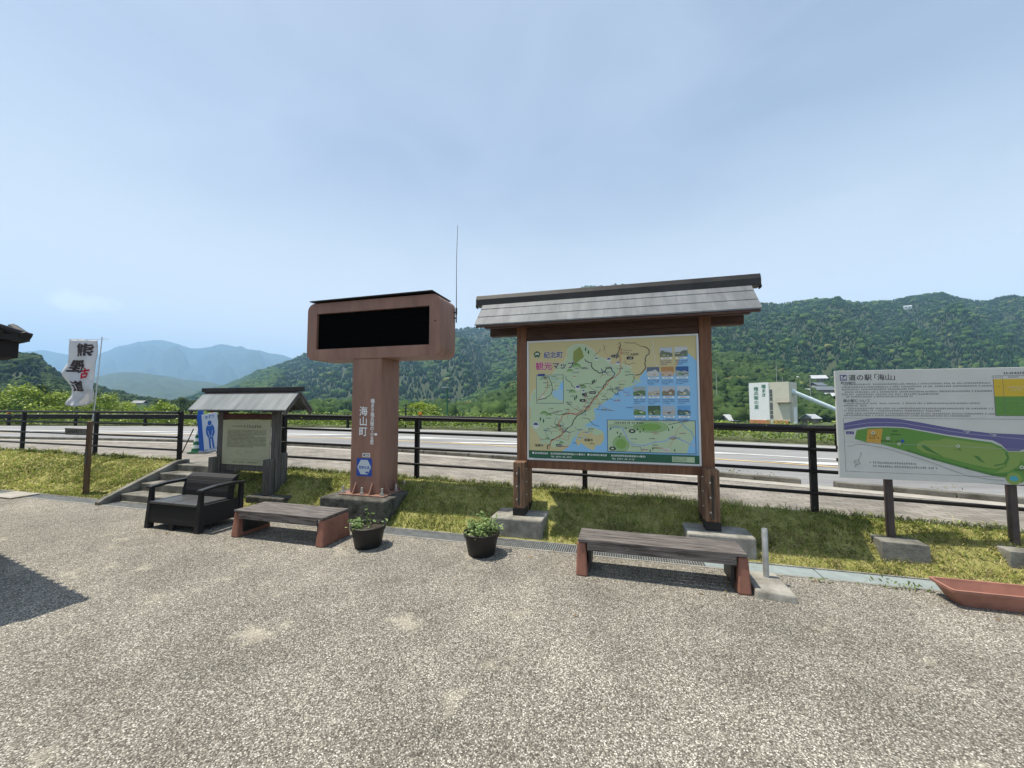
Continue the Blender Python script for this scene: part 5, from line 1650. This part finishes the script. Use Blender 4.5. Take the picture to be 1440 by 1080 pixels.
def ico(sub, seed, amp, cone=0.0):
    bm = bmesh.new(); bmesh.ops.create_icosphere(bm, subdivisions=sub, radius=1.0)
    V = np.array([tuple(v.co) for v in bm.verts]); Fc = np.array([[v.index for v in f.verts] for f in bm.faces]); bm.free()
    out = []
    for v in V:
        k = 1 + amp * mnoise.noise(Vector(v) * 1.7 + Vector((seed, 0, 0))) + amp * .6 * mnoise.noise(Vector(v) * 4.1 + Vector((0, seed, 0)))
        p_ = v * k
        if cone: 
            tz = (p_[2] + 1) / 2; p_[:2] *= max(.06, 1.05 - tz * cone); 
        out.append(p_)
    return np.array(out), Fc


BROAD1 = [ico(2, i * 3.1, .5) for i in range(5)]
BROAD2 = [ico(3, i * 5.3 + 1, .75) for i in range(5)]
CONE = [ico(1, i * 2.7, .2, .95) for i in range(3)]
M_forest = attr_mat('forest', .85, nscale=.5, nvar=.3, spec=.1)
M_floor = mat('forest_floor', (.02, .032, .012), .95, col2=(.045, .062, .02), vscale=.02)
M_far = mat('far_forest', (.022, .04, .02), .95, col2=(.05, .075, .03), vscale=.012, bump=1.0, bscale=.02, detail=10)


AVOID = []


def forest(name, label, hill, n, size, kinds, conifer, seed, v0=0.0, v1=1.04, r0=None, r1=None, tint=1.0, smooth=True):
    """Tree crowns standing on a hill: kinds = list of base crown meshes; conifer(r, v) gives the share of cedar."""
    rr = np.random.default_rng(seed)
    Vs, Fs, Cs = [], [], []; off = 0
    r0 = hill.r[0] if r0 is None else r0; r1 = hill.r[-1] if r1 is None else r1
    for i in range(n):
        r = rr.uniform(r0, r1); v = v0 + (v1 - v0) * rr.uniform() ** .85
        x, y, z = hill.P(r, v)
        if any(abs(x - a_ * y / b_) < c_ and b_ - d_ < y < b_ + 4 for a_, b_, c_, d_ in AVOID): continue
        cf = conifer(r, v)
        g = rr.uniform()
        tone = mnoise.noise(Vector((r * 14, v * 5, seed))) * .5
        if rr.uniform() < cf:
            b, Fc = CONE[i % 3]
            R_ = size * rr.uniform(.3, .46); S = np.array([R_, R_, R_ * 1.9]); c = np.array([.018, .046, .02]) * (.85 + .3 * g)
            P = b * S + np.array([x, y, z + R_ * 1.5])
        else:
            b, Fc = kinds[i % len(kinds)]
            R_ = size * rr.uniform(.55, 1.15) * (1.25 if rr.uniform() < .15 else 1); S = np.array([R_, R_, R_ * rr.uniform(.65, .9)])
            a = rr.uniform(0, 6.28); ca, sa = math.cos(a), math.sin(a)
            b2 = np.stack([b[:, 0] * ca - b[:, 1] * sa, b[:, 0] * sa + b[:, 1] * ca, b[:, 2]], 1)
            k = min(1, max(0, g * .8 + tone))
            c = (1 - k) * np.array([.034, .07, .018]) + k * np.array([.07, .115, .028])
            if rr.uniform() < .035: c = np.array([.13, .15, .05]) * (.8 + .4 * g)
            P = b2 * S + np.array([x, y, z + R_ * .45])
        Vs.append(P); Fs.append(Fc + off); Cs.append(np.tile(c * tint, (len(P), 1))); off += len(P)
    o = mesh_np(name, np.concatenate(Vs), np.concatenate(Fs), M_forest, np.concatenate(Cs), None, smooth)
    tag(o, label, 'forest', kind='stuff')


def patch(sc, th, seed):
    return lambda r, v: 0.94 if mnoise.noise(Vector((r * sc, v * sc * .3, seed))) > th else .06


# far blue ranges
hD = Hill([(-80, 503), (0, 496), (30, 492), (55, 492), (85, 497), (110, 500), (135, 499), (160, 487), (190, 478), (212, 475), (235, 479), (262, 487), (285, 487), (308, 484), (335, 488), (360, 490), (405, 501), (450, 518), (520, 540), (700, 565)], 5600, 3400, -4, .24, 14, 3, 3.0)
hD.mesh('distant_mountain', M_far, 260, 40)
hE = Hill([(-200, 560), (-60, 545), (40, 552), (90, 541), (130, 530), (165, 522), (190, 522), (220, 526), (255, 532), (290, 536), (330, 545), (380, 558), (450, 568)], 2200, 1300, -4, .16, 14, 3, 7.0)
hE.mesh('blue_hill', M_far, 200, 36)
# hazy mountain in the middle
hA = Hill([(215, 572), (250, 562), (285, 549), (320, 540), (350, 527), (400, 508), (440, 494), (500, 482), (560, 472), (610, 466), (640, 462), (680, 459), (720, 449), (760, 428), (800, 408), (818, 401), (835, 399), (855, 401), (900, 405), (1000, 420), (1150, 450), (1300, 500), (1400, 560)], 1700, 520, -4, .15, 9, 3, 1.0, .95, 5)
hA.mesh('hazy_mountain', M_floor, 200, 40)
forest('hazy_forest', 'hazy teal wooded mountainside behind the display tower', hA, 32000, 6.4, BROAD1[:3], patch(5, -.22, 2.0), 41, .0, 1.03, PX(215), PX(1050))
# low wooded rise at the foot of the hazy mountain
hF = Hill([(180, 577), (215, 574), (260, 571), (310, 569), (360, 566), (420, 567), (480, 563), (540, 566), (590, 564), (640, 568), (700, 575)], 480, 110, -5, .12, 12, 3, 15.0, 1.0, 3)
hF.mesh('wooded_rise', M_floor, 100, 24)
forest('rise_forest', 'green wood on the low rise behind the road, left of the spur', hF, 3600, 4.0, BROAD2, patch(9, -.1, 4.0), 45, 0, 1.03, None, None, .85, False)
# right-hand mountain
hB = Hill([(560, 582), (600, 574), (640, 562), (690, 534), (728, 510), (780, 482), (850, 455), (920, 440), (1000, 428), (1065, 423), (1100, 425), (1130, 419), (1155, 416), (1190, 418), (1225, 421), (1250, 420), (1272, 416), (1295, 412), (1335, 411), (1365, 416), (1400, 419), (1440, 415), (1550, 405), (1750, 430), (2000, 470)], 900, 260, -4, .13, 8, 3, 5.0, 1.0, 6)
hC = Hill([(560, 592), (600, 583), (640, 574), (690, 556), (728, 538), (800, 515), (900, 500), (960, 497), (1005, 498), (1040, 496), (1080, 503), (1115, 514), (1150, 528), (1185, 543), (1230, 556), (1300, 566), (1400, 572)], 400, 130, -5, .1, 9, 3, 9.0, 1.0, 3)
# ------------------------------------------------------------------ houses
M_hroof = mat('blue_grey_roof', (.13, .145, .16), .5, var=.15, vscale=.6)
M_hroof2 = mat('pale_roof', (.42, .44, .45), .5, var=.1, vscale=.6)
M_hwall = mat('house_wall', (.6, .57, .5), .85, var=.08, vscale=.4)
M_hwall2 = mat('brown_house_wall', (.2, .17, .14), .85, var=.1, vscale=.4)


def house(label, px, y, Z, w, d, h, rot, roof, wall, group='hillside houses', hill=None):
    if hill is not None:      # stand it where the slope is at that bearing and height
        v = 0.02
        while v < 1.0:
            x_, Z_, z_ = hill.P(PX(px), v)
            if z_ >= CAM_H + (570 - y) / F * Z_: break
            v += .004
        Z = Z_ - d * .5; zb = z_ + .3
        k = Z / 270.0; w, d, h = w * k, d * k, h * k
        AVOID.append((PX(px) * Z, Z, w * .5 + 3, 9 + d))
    else:
        zb = CAM_H + (570 - y) / F * Z
    e = thing('house', label, 'house', (PX(px) * Z, Z, zb), rot, group)
    q = MB(); q.box(-w / 2, w / 2, -d / 2, d / 2, -4 if w < 11.5 else -1.0, h); q.build('wall', wall, e)
    q = MB(); o_ = .6
    for sg in (-1, 1):
        q.prism([(0, h + d * .32 + .1), (sg * (d / 2 + o_), h - .2), (sg * (d / 2 + o_), h - .02), (0, h + d * .32 + .32)], 'x', -w / 2 - o_, w / 2 + o_)
    q.prism([(-d / 2, h), (d / 2, h), (0, h + d * .32)], 'x', -w / 2 + .05, w / 2 - .05)
    q.build('roof', roof, e)
    for x in (-w * .28, w * .2):
        q = MB(); q.box(x - w * .07, x + w * .07, -d / 2 - .04, -d / 2 - .01, h * .3, h * .75); q.build('window', M_gw, e)


house('house with wide pale roof highest among the hillside houses', 1148, 540, 290, 11, 7, 3.4, -.3, M_hroof2, M_hwall2, hill=hC)
house('dark-roofed house left in the lower row behind the conveyor duct', 1156, 556, 262, 12, 7, 3.4, -.2, M_hroof, M_hwall2, hill=hC)
house('house with blue-grey roof in the middle of the hillside group', 1150, 549, 276, 9, 6, 3, .3, M_hroof, M_hwall, hill=hC)
house('cream house nearest the guide board edge on the hillside', 1170, 565, 255, 8, 6, 3.6, -.5, M_hroof2, M_hwall, hill=hC)
house('small white house at upper right of the hillside group', 1168, 538, 300, 6, 5, 4, .5, M_hroof2, M_hwall, hill=hC)
house('small pale hut left of the hillside group above the tower', 1119, 538, 270, 4, 4, 2.6, .2, M_hroof2, M_hwall, hill=hC)
house('grey-roofed shed just above the conveyor duct', 1127, 556, 250, 9, 5, 2.2, -.15, M_hroof2, M_hwall2, hill=hC)
house('small house with pale roof low behind the fence post', 1138, 594, 120, 3, 3, 1.4, .3, M_hroof2, M_hwall2)
house('white house alone high on the right-hand mountain', 1283, 433, 800, 4.0, 2.6, 1.3, -.5, M_hroof2, M_ct2, None, hB)
house('grey gabled house beyond the bright trees on the left', 197, 580, 200, 4.2, 3, 5.0, .2, M_hroof, M_hroof2, None)
house('low house with grey curved roof right of the right map post', 1034, 597, 130, 8, 5, 1.6, .1, M_hroof2, M_hwall2, None)

hB.mesh('wooded_mountain', M_floor, 220, 40)
forest('mountain_forest', 'dark conifer and broadleaf wood on the right-hand mountain', hB, 52000, 3.9, BROAD1, patch(4, -.26, 5.0), 42, .0, 1.03, PX(570), PX(1560), 1.05)
# lower broadleaf spur
hC.mesh('wooded_spur', M_floor, 140, 30)
forest('spur_forest', 'mid-green broadleaf wood on the low spur behind the industrial tower', hC, 9000, 3.6, BROAD2, lambda r, v: .06, 43, 0, 1.03, None, None, .72, False)
# left dark hill
hL = Hill([(-500, 470), (-200, 480), (-60, 488), (0, 494), (30, 496), (50, 503), (75, 520), (95, 536), (125, 541), (150, 548), (190, 557), (230, 565), (270, 572)], 420, 150, -5, .1, 10, 3, 12.0, 1.0, 3)
hL.mesh('left_hill', M_floor, 120, 30)
forest('left_forest', 'dark green wood on the hill at the left behind the bright trees', hL, 5000, 3.9, BROAD2, patch(9, -.1, 6.0), 44, 0, 1.03, PX(-300), PX(270), .6, False)

# ------------------------------------------------------------------ haze
hz = bpy.data.materials.new('haze_air'); hz.use_nodes = True
n, l = hz.node_tree.nodes, hz.node_tree.links
n.remove(n['Principled BSDF'])
pv = n.new('ShaderNodeVolumePrincipled')
pv.inputs['Color'].default_value = (.4, .66, 1.0, 1)
pv.inputs['Density'].default_value = .00018
pv.inputs['Anisotropy'].default_value = 0.0
l.new(pv.outputs[0], n['Material Output'].inputs['Volume'])
q = MB(); q.box(-9500, 5000, -3000, 8600, -6, 1150)
o = q.build('haze', hz); tag(o, 'pale blue air haze over the valley', 'haze', kind='stuff')
scene.cycles.volume_max_steps = 64
scene.cycles.max_bounces = 6
scene.cycles.volume_bounces = 2
scene.cycles.diffuse_bounces = 3
